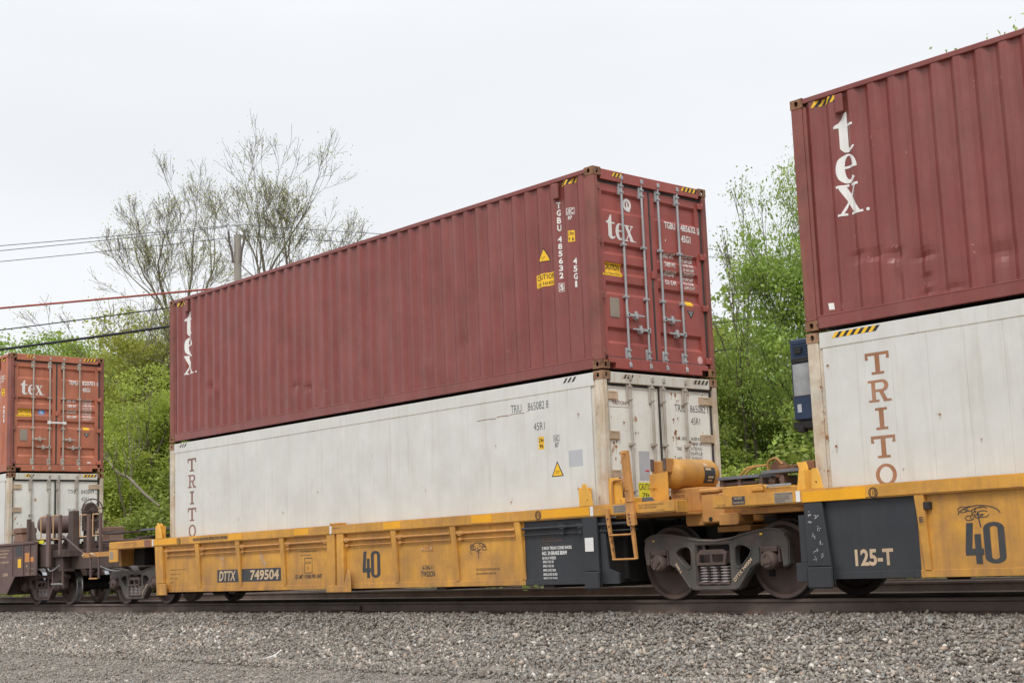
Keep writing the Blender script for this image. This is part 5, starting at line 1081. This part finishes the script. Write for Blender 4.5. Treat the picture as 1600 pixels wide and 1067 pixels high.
# ballast stones: real geometry, far past counting
pm_ = bpy.data.materials.new('ballast_stone'); pm_.use_nodes = True; N = pm_.node_tree.nodes; L = pm_.node_tree.links; b = N['Principled BSDF']; b.inputs['Roughness'].default_value = .9; b.inputs['Specular IOR Level'].default_value = .25
at = N.new('ShaderNodeAttribute'); at.attribute_name = 'tone'; c1 = stone_colours(N, L, at.outputs['Fac'])
geo = N.new('ShaderNodeNewGeometry'); nz = N.new('ShaderNodeTexNoise'); nz.inputs['Scale'].default_value = 60; nz.inputs['Detail'].default_value = 3; L.new(geo.outputs['Position'], nz.inputs[0])
mm = N.new('ShaderNodeMix'); mm.data_type = 'RGBA'; mm.blend_type = 'MULTIPLY'; mm.inputs[0].default_value = .25; L.new(c1, mm.inputs[6]); L.new(nz.outputs[0], mm.inputs[7])
# brake dust: stones close to the rail are browner
sx = N.new('ShaderNodeSeparateXYZ'); L.new(geo.outputs['Position'], sx.inputs[0]); ab = N.new('ShaderNodeMath'); ab.operation = 'ABSOLUTE'; L.new(sx.outputs[1], ab.inputs[0])
m3 = N.new('ShaderNodeMapRange'); m3.inputs[1].default_value = .9; m3.inputs[2].default_value = 1.7; m3.inputs[3].default_value = .8; m3.inputs[4].default_value = 0; L.new(ab.outputs[0], m3.inputs[0])
m4 = N.new('ShaderNodeMix'); m4.data_type = 'RGBA'; L.new(m3.outputs[0], m4.inputs[0]); L.new(mm.outputs[2], m4.inputs[6]); m4.inputs[7].default_value = (.075, .052, .042, 1); L.new(m4.outputs[2], b.inputs['Base Color'])
def rock_proto(seed):
    """an angular crushed stone: convex hull of a few random points"""
    r = np.random.default_rng(seed); bb = bmesh.new(); P = r.normal(size=(9, 3)); P /= np.linalg.norm(P, axis=1)[:, None]; P *= r.uniform(.8, 1.15, (9, 1))
    for q in P: bb.verts.new(q)
    h = bmesh.ops.convex_hull(bb, input=bb.verts[:]); bmesh.ops.delete(bb, geom=[v for v in bb.verts if not v.link_faces], context='VERTS'); bmesh.ops.triangulate(bb, faces=bb.faces[:]); bb.verts.index_update()
    k = np.array([v.co[:] for v in bb.verts]); f = np.array([[v.index for v in q.verts] for q in bb.faces]); bb.free(); return k, f
protos = [rock_proto(s) for s in range(14)]
def scatter(name, label, P, size, tone, flat=.7):
    idx = rng.integers(0, len(protos), len(P)); VV, FF, TT = [], [], []; off = 0
    for pi, (K, Fc) in enumerate(protos):
        s = idx == pi; n = int(s.sum())
        if not n: continue
        A = K[None]*np.stack([rng.uniform(.8, 1.45, n), rng.uniform(.7, 1.1, n), rng.uniform(.5, .85, n)], 1)[:, None, :]
        q = rng.normal(size=(n, 4)); q[:, 1:3] *= .6; q /= np.linalg.norm(q, axis=1)[:, None]; w_, x, y, z = q.T
        Rm = np.stack([1-2*(y*y+z*z), 2*(x*y-z*w_), 2*(x*z+y*w_), 2*(x*y+z*w_), 1-2*(x*x+z*z), 2*(y*z-x*w_), 2*(x*z-y*w_), 2*(y*z+x*w_), 1-2*(x*x+y*y)], 1).reshape(n, 3, 3)
        A = np.einsum('nij,nkj->nki', Rm, A)*size[s][:, None, None]+P[s][:, None, :]
        VV.append(A.reshape(-1, 3)); FF.append((Fc[None]+(np.arange(n)*len(K))[:, None, None]+off).reshape(-1)); off += n*len(K); TT.append(np.repeat(tone[s], len(K)))
    V = np.concatenate(VV); Fs = np.concatenate(FF); tn = np.concatenate(TT)
    me = bpy.data.meshes.new(name); me.vertices.add(len(V)); me.vertices.foreach_set('co', V.ravel()); me.loops.add(len(Fs)); me.loops.foreach_set('vertex_index', Fs.astype(np.int32))
    me.polygons.add(len(Fs)//3); me.polygons.foreach_set('loop_start', np.arange(0, len(Fs), 3, dtype=np.int32)); me.update(calc_edges=True)
    a = me.attributes.new('tone', 'FLOAT', 'POINT'); a.data.foreach_set('value', tn.astype(np.float32)); print(name, len(Fs)//3, 'triangles')
    o = link(name, me, None, pm_); o['kind'] = 'stuff'; o['label'] = label; return o
def in_view(x, y, z, m=60):
    d = np.stack([x-CAMP[0], y-CAMP[1], z-CAMP[2]], 1); f = d@np.array(cf); u = 800+FPX*(d@np.array(cr))/f; v = 533.5-FPX*(d@np.array(cu))/f
    return (f > 1) & (u > -m*4) & (u < 1600+m*4) & (v < 1067+m*2), f
def tones(n): return np.clip(rng.beta(1.1, 1.2, n), 0, 1)
def field(n, xa, xb, ya, yb, s0, s1, sink, far=None):
    x = rng.uniform(xa, xb, n); y = rng.uniform(ya, yb, n); z = gz(x, y); k, f = in_view(x, y, z); x, y, z = x[k], y[k], z[k]
    s = rng.uniform(s0, s1, len(x))*rng.choice([1, 1, 1, 1.35, .7], len(x)); return np.stack([x, y, z+s*sink], 1), s
P1, s1 = field(86000, -16, 24, -3.3, -.98, .013, .028, .45)
P1b, s1b = field(30000, -8, 24, -3.9, -1.2, .016, .033, .8)
P1c, s1c = field(9000, -6, 24, -3.6, -2.1, .026, .042, .5)      # a band of bigger, paler stones rolled to the toe
PA = np.concatenate([P1, P1b, P1c]); tA_ = tones(len(PA)); tA_ = np.clip(tA_*.9-.10*(PA[:, 1] > -1.9)+.10*noise2(PA[:, 0]*.5, PA[:, 1]*1.4)+.05, 0, 1); tA_[-len(P1c):] = np.clip(tA_[-len(P1c):]+.12, 0, 1)
scatter('ballast', 'coarse grey crushed stone ballast on the shoulder of the near track', PA, np.concatenate([s1, s1b, s1c]), tA_)
P2, s2 = field(20000, -50, -14, -3.2, -.90, .024, .042, .4); P3, s3 = field(7000, -14, 24, -.66, .66, .022, .038, .1)
scatter('ballast', 'stone ballast of the near track further left and between the rails', np.concatenate([P2, P3]), np.concatenate([s2, s3]), tones(len(P2)+len(P3)))
P4, s4 = field(90000, -16, 24, -8.5, -3.0, .007, .018, .35); P5, s5 = field(9000, -10, 24, -6.5, -2.8, .016, .030, .4); P6, s6 = field(9000, -60, -14, -8, -3, .014, .024, .3)
scatter('gravel', 'finer dusty gravel at the foot of the ballast shoulder', np.concatenate([P4, P5, P6]), np.concatenate([s4, s5, s6]), np.clip(tones(len(P4)+len(P5)+len(P6))*.8+.12, 0, 1))

# ================================================================== trees
def leaf_mat(name, cols, trans=.35):
    m = bpy.data.materials.new(name); m.use_nodes = True; N = m.node_tree.nodes; L = m.node_tree.links; N.remove(N['Principled BSDF']); out = N['Material Output']
    at = N.new('ShaderNodeAttribute'); at.attribute_name = 'tone'; r = N.new('ShaderNodeValToRGB'); e = r.color_ramp.elements
    for i, c in enumerate(cols):
        q = e[i] if i < 2 else e.new(i/(len(cols)-1)); q.position = i/(len(cols)-1); q.color = (*c, 1)
    L.new(at.outputs['Fac'], r.inputs[0])
    oi = N.new('ShaderNodeObjectInfo'); hs = N.new('ShaderNodeHueSaturation'); mh = N.new('ShaderNodeMapRange'); mh.inputs[3].default_value = .485; mh.inputs[4].default_value = .515; L.new(oi.outputs['Random'], mh.inputs[0]); L.new(mh.outputs[0], hs.inputs['Hue']); L.new(r.outputs[0], hs.inputs['Color'])
    mv = N.new('ShaderNodeMapRange'); mv.inputs[3].default_value = .82; mv.inputs[4].default_value = 1.15; L.new(oi.outputs['Random'], mv.inputs[0]); L.new(mv.outputs[0], hs.inputs['Value'])
    d = N.new('ShaderNodeBsdfDiffuse'); t = N.new('ShaderNodeBsdfTranslucent'); g = N.new('ShaderNodeBsdfGlossy'); g.inputs['Roughness'].default_value = .45; g.inputs['Color'].default_value = (.5, .5, .5, 1)
    L.new(hs.outputs[0], d.inputs[0]); L.new(hs.outputs[0], t.inputs[0]); m1 = N.new('ShaderNodeMixShader'); m1.inputs[0].default_value = trans; L.new(d.outputs[0], m1.inputs[1]); L.new(t.outputs[0], m1.inputs[2])
    m2 = N.new('ShaderNodeMixShader'); m2.inputs[0].default_value = .05; L.new(m1.outputs[0], m2.inputs[1]); L.new(g.outputs[0], m2.inputs[2]); L.new(m2.outputs[0], out.inputs[0]); return m
LEAF = leaf_mat('spring_leaves', [(.14, .19, .038), (.23, .31, .055), (.33, .42, .08), (.46, .55, .12)], .5)
LEAFY = leaf_mat('yellow_green_leaves', [(.27, .32, .06), (.41, .47, .085), (.54, .60, .12)], .5)
LEAFD = leaf_mat('deep_green_leaves', [(.11, .16, .034), (.19, .265, .05), (.29, .385, .072), (.45, .54, .11)], .48)
BUD = leaf_mat('young_olive_leaves', [(.30, .33, .08), (.42, .46, .12), (.55, .57, .20)], .4)
BARK = mat('grey_bark', (.13, .105, .085), .95, var=.25, bump=.4, bscale=15)
BARKL = mat('pale_bark', (.20, .17, .13), .95, var=.2, bump=.3, bscale=15)
def branch_skeleton(rs, H, levels, spread, base_r, stems=1, droop=0., split=(2, 4), shrink=.68, up=.35, first=.3, bare=False):
    """list of (points, r0, r1, level) and twig tips"""
    out_, tips = [], []
    def grow(p, d, L_, r, lv):
        n = 4 if lv < 2 else 3; pts = [p.copy()]; q = p.copy(); dd = d.copy()
        for i in range(n):
            dd = (dd+Vector((rs.gauss(0, .12), rs.gauss(0, .12), rs.gauss(0, .06)+up*.10-droop*lv*.03))).normalized(); q = q+dd*L_/n; pts.append(q.copy())
        r1 = r*.62; out_.append((pts, r, r1, lv))
        if lv >= levels: tips.append((q, dd)); tips.append((pts[len(pts)//2], dd)); return
        k = rs.randint(*split)
        az = rs.uniform(0, 6.28)
        for j in range(k):
            t = rs.uniform(.35, 1.) if lv else rs.uniform(first, 1.)
            if j == 0: t = 1.
            i = min(int(t*n), n-1); bp_ = pts[i].lerp(pts[i+1], t*n-i) if t < 1 else pts[-1]
            az += 2.4+rs.uniform(-.5, .5); a = spread*rs.uniform(.55, 1.2) if j else spread*.35
            o = dd.orthogonal().normalized(); o.rotate(Matrix.Rotation(az, 3, dd)); nd = (dd*math.cos(a)+o*math.sin(a)); nd.z += up*.4; nd.normalize()
            grow(bp_, nd, L_*shrink*rs.uniform(.75, 1.15), max(r1*(.95 if j == 0 else .7), .004), lv+1)
        if lv >= levels-2: tips.append((q, dd))
    for s in range(stems):
        a = rs.uniform(0, 6.28); tilt = .0 if stems == 1 else rs.uniform(.08, .30)
        grow(Vector((.15*s*math.cos(a), .15*s*math.sin(a), 0)), Vector((math.cos(a)*tilt, math.sin(a)*tilt, 1)).normalized(), H*(.36 if stems == 1 else .34)*rs.uniform(.9, 1.1), base_r*(1 if stems == 1 else .7), 0)
    return out_, tips
def mesh_tubes(bs, min_r=.0):
    V, F = [], []
    for pts, r0, r1, lv in bs:
        n = 8 if lv == 0 else 5 if lv < 3 else 3; m_ = len(pts); b0 = len(V)
        for i, p in enumerate(pts):
            d = (pts[min(i+1, m_-1)]-pts[max(i-1, 0)]).normalized(); a = d.orthogonal().normalized(); c = d.cross(a); r = r0+(r1-r0)*i/(m_-1); r = max(r, min_r)
            for j in range(n): t = 2*math.pi*j/n; V.append(p+(a*math.cos(t)+c*math.sin(t))*r)
        for i in range(m_-1):
            for j in range(n): F.append((b0+i*n+j, b0+i*n+(j+1) % n, b0+(i+1)*n+(j+1) % n, b0+(i+1)*n+j))
    me = bpy.data.meshes.new('trunk'); me.from_pydata([v[:] for v in V], [], F); me.shade_smooth(); return me
def mesh_leaves(P, size, tone, updir=.5):
    """kinked two-triangle leaves"""
    n = len(P); d = rng.normal(size=(n, 3)); d[:, 2] -= .25; d /= np.linalg.norm(d, axis=1)[:, None]; nn = rng.normal(size=(n, 3)); nn[:, 2] += updir*2.2; nn -= (nn*d).sum(1)[:, None]*d; nn /= np.linalg.norm(nn, axis=1)[:, None]; s = np.cross(nn, d)
    S_ = size[:, None]; A = P-d*S_*.5; B = P+s*S_*.32+nn*S_*.10; Cc = P+d*S_*.5; D_ = P-s*S_*.32+nn*S_*.10
    V = np.stack([A, B, Cc, D_], 1).reshape(-1, 3); k = np.arange(n)*4
    Fs = np.stack([k, k+1, k+2, k, k+2, k+3], 1).reshape(-1).astype(np.int32)
    me = bpy.data.meshes.new('crown'); me.vertices.add(len(V)); me.vertices.foreach_set('co', V.ravel()); me.loops.add(len(Fs)); me.loops.foreach_set('vertex_index', Fs); me.polygons.add(len(Fs)//3); me.polygons.foreach_set('loop_start', np.arange(0, len(Fs), 3, dtype=np.int32)); me.update(calc_edges=True)
    a = me.attributes.new('tone', 'FLOAT', 'POINT'); a.data.foreach_set('value', np.repeat(tone, 4).astype(np.float32)); return me
def dense_tree(seed, H, n_leaf, leaf, spread=.75, levels=4, stems=1, low=.0, lm=None, rad=.42):
    rs = random.Random(seed); bs, tips = branch_skeleton(rs, H, levels, spread, H*.016, stems, split=(3, 4), shrink=.70, up=.25, first=.15)
    T = np.array([t[0][:] for t in tips])
    sc = H/max(T[:, 2].max(), .1); T *= sc; bs = [([p*sc for p in pts], r0, r1, lv) for pts, r0, r1, lv in bs]
    # clumps: leaves gather about twig tips and about lower side boughs
    if len(T) > 700: T = T[rng.choice(len(T), 700, replace=False)]
    k = int(len(T)*.85); low_pts = np.stack([rng.normal(0, H*rad*.42, k//2), rng.normal(0, H*rad*.42, k//2), rng.uniform(low*H, H*.62, k//2)], 1)
    cen = np.concatenate([T, low_pts]); ci = rng.integers(0, len(cen), n_leaf); ctone = rng.uniform(0, 1, len(cen)); cs = rng.uniform(.55, 1.3, len(cen))
    P = cen[ci]+rng.normal(size=(n_leaf, 3))*np.array([.27, .27, .13])*cs[ci][:, None]*(H/9)**.5
    P[:, 2] = np.maximum(P[:, 2], .1); tone = np.clip(ctone[ci]*.6+rng.uniform(0, .4, n_leaf), 0, 1)
    return mesh_tubes(bs), mesh_leaves(P, leaf*rng.lognormal(0, .35, n_leaf), tone)
def put_tree(name, label, protos_, loc, rz, sc, lm, bark, group=None, cat='tree', sxy=1.):
    t = thing(name, label, cat, loc, group); t.rotation_euler.z = rz; t.scale = (sc*sxy, sc*sxy, sc)
    o = link('trunk', protos_[0], t, bark); 
    c = bpy.data.objects.new('crown', protos_[1]); C.objects.link(c); c.parent = t
    if not len(protos_[1].materials): protos_[1].materials.append(lm)
    else:
        c.material_slots[0].link = 'OBJECT'; c.material_slots[0].material = lm
    return t
PD = [dense_tree(11, 9, 60000, .085, levels=5), dense_tree(12, 9, 52000, .08, spread=.6, levels=5), dense_tree(13, 10, 64000, .085, spread=.8, levels=5), dense_tree(14, 8, 52000, .078, spread=.7, stems=3, levels=5), dense_tree(15, 9, 24000, .062, spread=.55, levels=5)]
PS = [dense_tree(21, 3, 24000, .065, spread=.9, levels=4, stems=4, rad=.6), dense_tree(22, 3.2, 24000, .065, spread=.8, levels=4, stems=5, rad=.6)]
rs = random.Random(3)
def G(x, y): return float(zg(x, y))-.05
# woods on the left, seen between the red stack and the middle one
LT = [(-19.5, 8.5, 7.8, 0, 'LEAFY', 'bright yellow-green leafy tree right of the far left stack, nearest the tracks'), (-23.5, 9.5, 9.4, 1, 'LEAFY', 'yellow-green tree top just above the red container at left, under the cables'), (-28, 10.5, 9.6, 2, 'LEAF', 'round leafy tree top above the red container roof at far left'),
      (-34, 12, 10.5, 0, 'LEAFY', 'leafy tree at the far left edge behind the red container'), (-22, 13, 10.2, 2, 'LEAF', 'mid-green tree behind the yellow-green one left of the middle stack'), (-27, 15, 10.2, 3, 'LEAFY', 'pale green tree in the second row left of the middle stack'),
      (-40, 15, 11.6, 1, 'LEAF', 'tall leafy tree at the left edge in the second row'), (-33, 19, 12.2, 2, 'LEAFY', 'pale tree crown far back above the red container'), (-16.5, 10.5, 7.0, 3, 'LEAF', 'leafy tree half hidden by the left end of the middle stack'), (-44, 20, 13.4, 0, 'LEAFY', 'distant leafy tree at the far left in the third row'), (-26, 20, 10.8, 0, 'LEAF', 'deep green tree in the third row left of the middle stack'), (-37, 26, 13.2, 3, 'LEAF', 'farthest leafy crown seen above the far left stack')]
LM = {'LEAF': LEAF, 'LEAFY': LEAFY, 'LEAFD': LEAFD}
for i, (x, y, h, k, lm, lab) in enumerate(LT):
    base = (9, 9, 10, 8, 9)[k]; put_tree('leafy_tree', lab, PD[k], (x, y, G(x, y)), rs.uniform(0, 6.28), h*1.05/base, LM[lm], BARK, 'leafy trees behind the train', sxy=1.15)
# woods on the right, seen between the middle and the right stack
RT = [(9.15, 8.6, 9.3, 4, 'LEAF', 'tall loose-crowned tree against the sky just left of the right-hand stack', .5), (8.9, 10.8, 7.5, 1, 'LEAFD', 'full deep green tree behind the tall loose one in the right gap', .8), (5.4, 9.6, 5.9, 0, 'LEAF', 'leafy tree beside the doors of the middle maroon container', 1.), (10.1, 9.5, 8.9, 2, 'LEAF', 'leafy tree mostly hidden behind the right-hand stack, its top touching the container edge', .9),
      (6.0, 12.5, 6.4, 3, 'LEAFD', 'darker green tree low in the gap between the two stacks', 1.1), (1.5, 13.5, 6.6, 1, 'LEAFY', 'pale green tree behind the tall one in the right gap', 1.1), (4.2, 17, 7.4, 2, 'LEAFD', 'deep green tree in the back row of the right gap', 1.2), (-3, 18, 8, 0, 'LEAF', 'leafy tree far behind the right gap', 1.2), (11.2, 12.0, 10.9, 2, 'LEAF', 'tree whose topmost sprig shows above the right-hand container', .8), (13.6, 12.5, 11.15, 0, 'LEAF', 'tree whose leafy sprigs rise above the right-hand container roof near the picture edge', .8), (-.5, 23, 9., 3, 'LEAFD', 'farthest dark tree low in the right gap', 1.3)]
for x, y, h, k, lm, lab, sxy in RT:
    base = (9, 9, 10, 8, 9)[k]; put_tree('leafy_tree', lab, PD[k], (x, y, G(x, y)), rs.uniform(0, 6.28), h/base, LM[lm], BARK, 'leafy trees behind the train', sxy=sxy)
SH = [(-15.8, 7.6, 1.25, 0, 'LEAF'), (-18.4, 7.2, 1.0, 1, 'LEAFY'), (-21.5, 7.4, 1.15, 0, 'LEAFY'), (-24.5, 7.8, 1.3, 1, 'LEAF'), (-28, 8.2, 1.4, 0, 'LEAF'), (-32, 8.6, 1.4, 1, 'LEAFY'), (9.9, 7.4, 1.1, 0, 'LEAF'), (7.8, 7.3, 1.0, 1, 'LEAFY'), (5.8, 7.8, 1.2, 0, 'LEAF'), (3.6, 8.4, 1.3, 1, 'LEAF'), (1.0, 9.0, 1.4, 0, 'LEAFD'), (11.6, 7.6, 1.2, 1, 'LEAF')]
SHL = ['bushy shrub at the left end of the middle stack', 'low yellow-green shrub by the track beside the brown brake platform', 'broad yellow-green shrub right of the far left stack', 'shrub behind the brown brake wheel', 'shrub hidden low behind the far left stack', 'shrub at the far left behind the white container', 'shrub behind the truck at the right stack', 'yellow-green shrub in the gap above the shared wheel truck', 'leafy shrub behind the yellow air reservoir', 'shrub just right of the middle white container doors', 'dark shrub behind the middle white container doors', 'shrub behind the left end of the right-hand white container']
for (x, y, s, k, lm), lab in zip(SH, SHL): put_tree('shrub', lab, PS[k], (x, y, G(x, y)), rs.uniform(0, 6.28), s, LM[lm], BARK, 'shrubs along the far side of the track', 'shrub', 1.3)

def bare_tree(seed, H, stems, n_bud, label, loc, spread=.52, levels=6, rz=0, first=.5, lm=None, leaf=.11, shrink=.70, split=(2, 3), hs=1., group='sparse spring trees', bark=None, base_r=.22, minr=.011, bz=0, sg=.13):
    rs_ = random.Random(seed); bs, tips = branch_skeleton(rs_, H, levels, spread, base_r, stems, split=split, shrink=shrink, up=.22, first=first)
    T = np.array([t[0][:] for t in tips]); sc = H/T[:, 2].max(); sh = sc*hs; S3 = np.array([sh, sh, sc]); T = T*S3
    bs = [([Vector((p.x*sh, p.y*sh, p.z*sc)) for p in pts], r0, r1, lv) for pts, r0, r1, lv in bs]
    if bz:       # the limbs fork high up: a long clean bole under them
        bs = [([Vector((p.x, p.y, p.z+bz)) for p in pts], r0, r1, lv) for pts, r0, r1, lv in bs]; T[:, 2] += bz
        for s_ in range(2): bs.append(([Vector((.25*s_+.3*math.sin(k*.9+s_)*(1-k/8), .3*s_*(1-k/8), bz*1.02*k/8)) for k in range(9)], base_r*1.5, base_r*1.05, 0))
    me = mesh_tubes(bs, minr); ci = rng.integers(0, len(T), n_bud); P = T[ci]+rng.normal(size=(n_bud, 3))*np.array([sg, sg, sg*.85]); cr2 = mesh_leaves(P, rng.uniform(leaf*.6, leaf*1.3, n_bud), rng.uniform(0, 1, n_bud))
    t = thing('sparse_tree', label, 'tree', loc, group); t.rotation_euler.z = rz
    link('trunk', me, t, bark or BARKL); link('crown', cr2, t, lm or BUD)
    print('sparse tree', len(bs), 'branches, extent', T.min(0).round(1), T.max(0).round(1)); return t
bare_tree(60, 9.5, 4, 5200, 'tallest nearly bare spring tree behind the utility pole, crown spread against the sky', (-20.9, 14, G(0, 14)), levels=7, hs=.92, first=.25, leaf=.07, spread=.50, shrink=.74, base_r=.14, minr=.0065, bz=8.2, sg=.2)
bare_tree(61, 9.0, 4, 4600, 'nearly bare spring tree left of the utility pole, narrower crown', (-27.8, 14.5, G(0, 14)), levels=7, hs=.88, first=.25, leaf=.07, spread=.50, shrink=.74, base_r=.14, minr=.0065, bz=9.2, rz=2., sg=.2)
bare_tree(55, 8.6, 4, 3000, 'low spreading bare tree behind the cables at the left, twigs over green trees', (-24.0, 11.0, G(0, 11)), levels=6, hs=1.1, spread=.6, leaf=.08, shrink=.74, first=.2, base_r=.10, minr=.008, bz=4.2, rz=1., sg=.2)
bare_tree(41, 9.4, 2, 2600, 'thin half-dead tree with bare twigs in the right gap', (6.6, 9.2, G(0, 9)), levels=5, hs=.55, spread=.45, lm=LEAF, leaf=.065, base_r=.10, minr=.008, bark=BARK)
bare_tree(43, 7.6, 1, 60, 'dead bare tree leaning in the woods right of the far left stack', (-17.8, 6.9, G(0, 7)), levels=4, hs=.8, spread=.7, base_r=.07, minr=.008, bark=BARKL)
fb = thing('fallen_branch', 'pale bare fallen branch lying across the shrubs right of the far left stack', 'branch', (-17.5, 6.7, 3.4), 'sparse spring trees')
MB().tube(smooth_path([(-19.3, 6.9, 4.75), (-18.4, 6.6, 4.35), (-17.6, 6.5, 3.95), (-16.8, 6.5, 3.7), (-15.9, 6.5, 3.2), (-15.0, 6.6, 2.7)], 4), .035, 6, r2=.05).build('bough', BARKL, fb, smooth=True)
MB().tube(smooth_path([(-16.9, 6.4, 3.7), (-16.7, 6.35, 4.2), (-16.95, 6.35, 4.7), (-16.6, 6.3, 5.1)], 4), .022, 5, r2=.008).tube(smooth_path([(-17.9, 6.45, 4.05), (-17.5, 6.4, 4.6), (-17.7, 6.4, 5.1)], 4), .02, 5, r2=.007).tube(smooth_path([(-18.6, 6.6, 4.4), (-18.9, 6.5, 4.9), (-18.7, 6.5, 5.4)], 4), .018, 5, r2=.006).build('twigs', BARKL, fb, smooth=True)
# undergrowth reads as one mass
n = 60000; x = rng.uniform(-60, 20, n); y = 7.2+rng.uniform(0, 1, n)**1.5*20; z = np.array([0.]*n)+zg(x, y)+rng.uniform(0, 1, n)**1.3*(1.3+.5*noise2(x, y, .5))
ug = link('undergrowth', mesh_leaves(np.stack([x, y, z], 1), rng.uniform(.12, .24, n), rng.uniform(0, 1, n)), None, LEAFD); ug['kind'] = 'stuff'; ug['label'] = 'green undergrowth along the foot of the woods behind the tracks'
# the far wood closes the view
cen = np.stack([rng.uniform(-85, 30, 900), rng.uniform(27, 44, 900), rng.uniform(.5, 10.5, 900)], 1); ci = rng.integers(0, 900, 90000)
fw = link('far_woodland', mesh_leaves(cen[ci]+rng.normal(size=(90000, 3))*np.array([1.1, 1.0, .8]), rng.uniform(.25, .45, 90000), np.clip(rng.uniform(0, 1, 900)[ci]*.7+rng.uniform(0, .3, 90000), 0, 1)), None, LEAF); fw['kind'] = 'stuff'; fw['label'] = 'mass of green woodland far behind the trees'

# ================================================================== utility pole and lines
PX, PYY = -14.0, 8.9
pole = thing('utility_pole', 'weathered grey wooden utility pole with dark brackets rising behind the maroon container', 'utility pole', (PX, PYY, G(PX, PYY)))
MB().tube([(PX, PYY, -.5), (PX, PYY, 11.50)], .155, 20, r2=.115).build('pole_shaft', WOODP, pole, smooth=True)
UX, UY = .70, .71
def pq(a, b, z): return (PX+a*UX+b*UY, PYY+a*UY-b*UX, z)
for s in (-1, 1):
    MB().tube(smooth_path([pq(s*.13, .12, 10.55), pq(s*.16, .13, 10.9), pq(s*.24, .13, 11.25), pq(s*.27, .13, 11.6)], 4), .04, 6).build('bracket', BRACK, pole)
    MB().lathe([(0, .03), (.04, .055), (.07, .03), (.10, .055), (.13, .03), (.17, .02), (.18, 0)], pq(s*.27, .13, 11.62), 'z', 12).build('insulator', CERAM, pole, smooth=True)
MB().tube([pq(-.27, .13, 11.78), pq(-.12, .13, 11.84), pq(.12, .13, 11.84), pq(.27, .13, 11.78)], .015, 6).build('tie_wire', CERAM, pole)
MB().box(PX-.05, PX+.05, PYY-.19, PYY-.15, 10.9, 11.3).build('pole_tag', CERAM, pole)
def wire(name, label, P0, P1, r, m, sag, ext=2.6, cat='cable', group='overhead lines'):
    P0, P1 = Vector(P0), Vector(P1); A = P1+(P0-P1)*ext
    n = 36; pts = []
    for i in range(n+1):
        t = i/n; p = P1.lerp(A, t); p.z -= sag*4*t*(1-t); pts.append(p)
    o = MB().tube(pts, r, 6).build(name, m, None, smooth=True); o['label'] = label; o['category'] = cat; o['group'] = group
wire('power_line', 'upper of the two thin grey wires meeting the pole top from the left', (-19.8, 3.3, 11.66), pq(-.27, .13, 11.80), .012, WIREG, .10)
wire('power_line', 'second thin grey wire just under the first at the pole top', (-19.8, 3.35, 11.56), pq(.27, .13, 11.80), .012, WIREG, .16)
wire('power_line', 'third thin grey wire, lower, left of the pole', (-19.3, 3.2, 11.05), (PX, PYY-.16, 11.4), .012, WIREG, .12)
wire('power_line', 'thin grey wire running right from the pole down behind the maroon roof, upper', (-12.2, 13.1, 11.8), pq(.27, .13, 11.80), .012, WIREG, .1, ext=4)
wire('power_line', 'thin grey wire running right from the pole, lower', (-12.2, 13.1, 11.45), (PX, PYY+.1, 11.5), .012, WIREG, .1, ext=4)
wire('telephone_cable', 'red-brown cable crossing the sky left of the middle container', (-20.3, 3.6, 9.62), (-13.9, 8.75, 9.74), .034, REDC, .05)
wire('telephone_cable', 'thin black cable below the red one', (-21.7, 4.2, 9.2), (-13.9, 8.75, 9.35), .020, CABLE, .12)
wire('telephone_cable', 'thickest black cable, lowest of the lines above the far left stack', (-22.2, 4.4, 8.6), (-13.9, 8.75, 8.75), .045, CABLE, .12)
for z, lab in ((5.75, 'faint dark wire crossing the trees in the right gap, upper'), (5.15, 'faint dark wire crossing the trees in the right gap, lower')):
    wire('power_line', lab, (-6, 10, z+.45), (16, 7.6, z-.6), .010, CABLE, .1, ext=1.5)
# a pale splinter and dark twigs lying on the gravel lane
for lab, pts, r, m_, nm in (('pale bleached splinter of wood lying on the gravel lane', [(6.64, -3.33), (6.60, -3.17), (6.57, -3.02), (6.52, -2.85)], .014, P_WHITE, 'wood_splinter'), ('dark twig lying on the gravel lane right of the pale splinter', [(8.3, -2.9), (8.5, -2.86), (8.7, -2.88), (8.9, -2.85)], .006, TIE, 'twig')):
    o = MB().tube([(x, y, float(gz(x, y))+.03+.008*(i % 2)) for i, (x, y) in enumerate(pts)], r, 6).build(nm, m_, None); o['label'] = lab; o['category'] = 'twig' if nm == 'twig' else 'splinter'
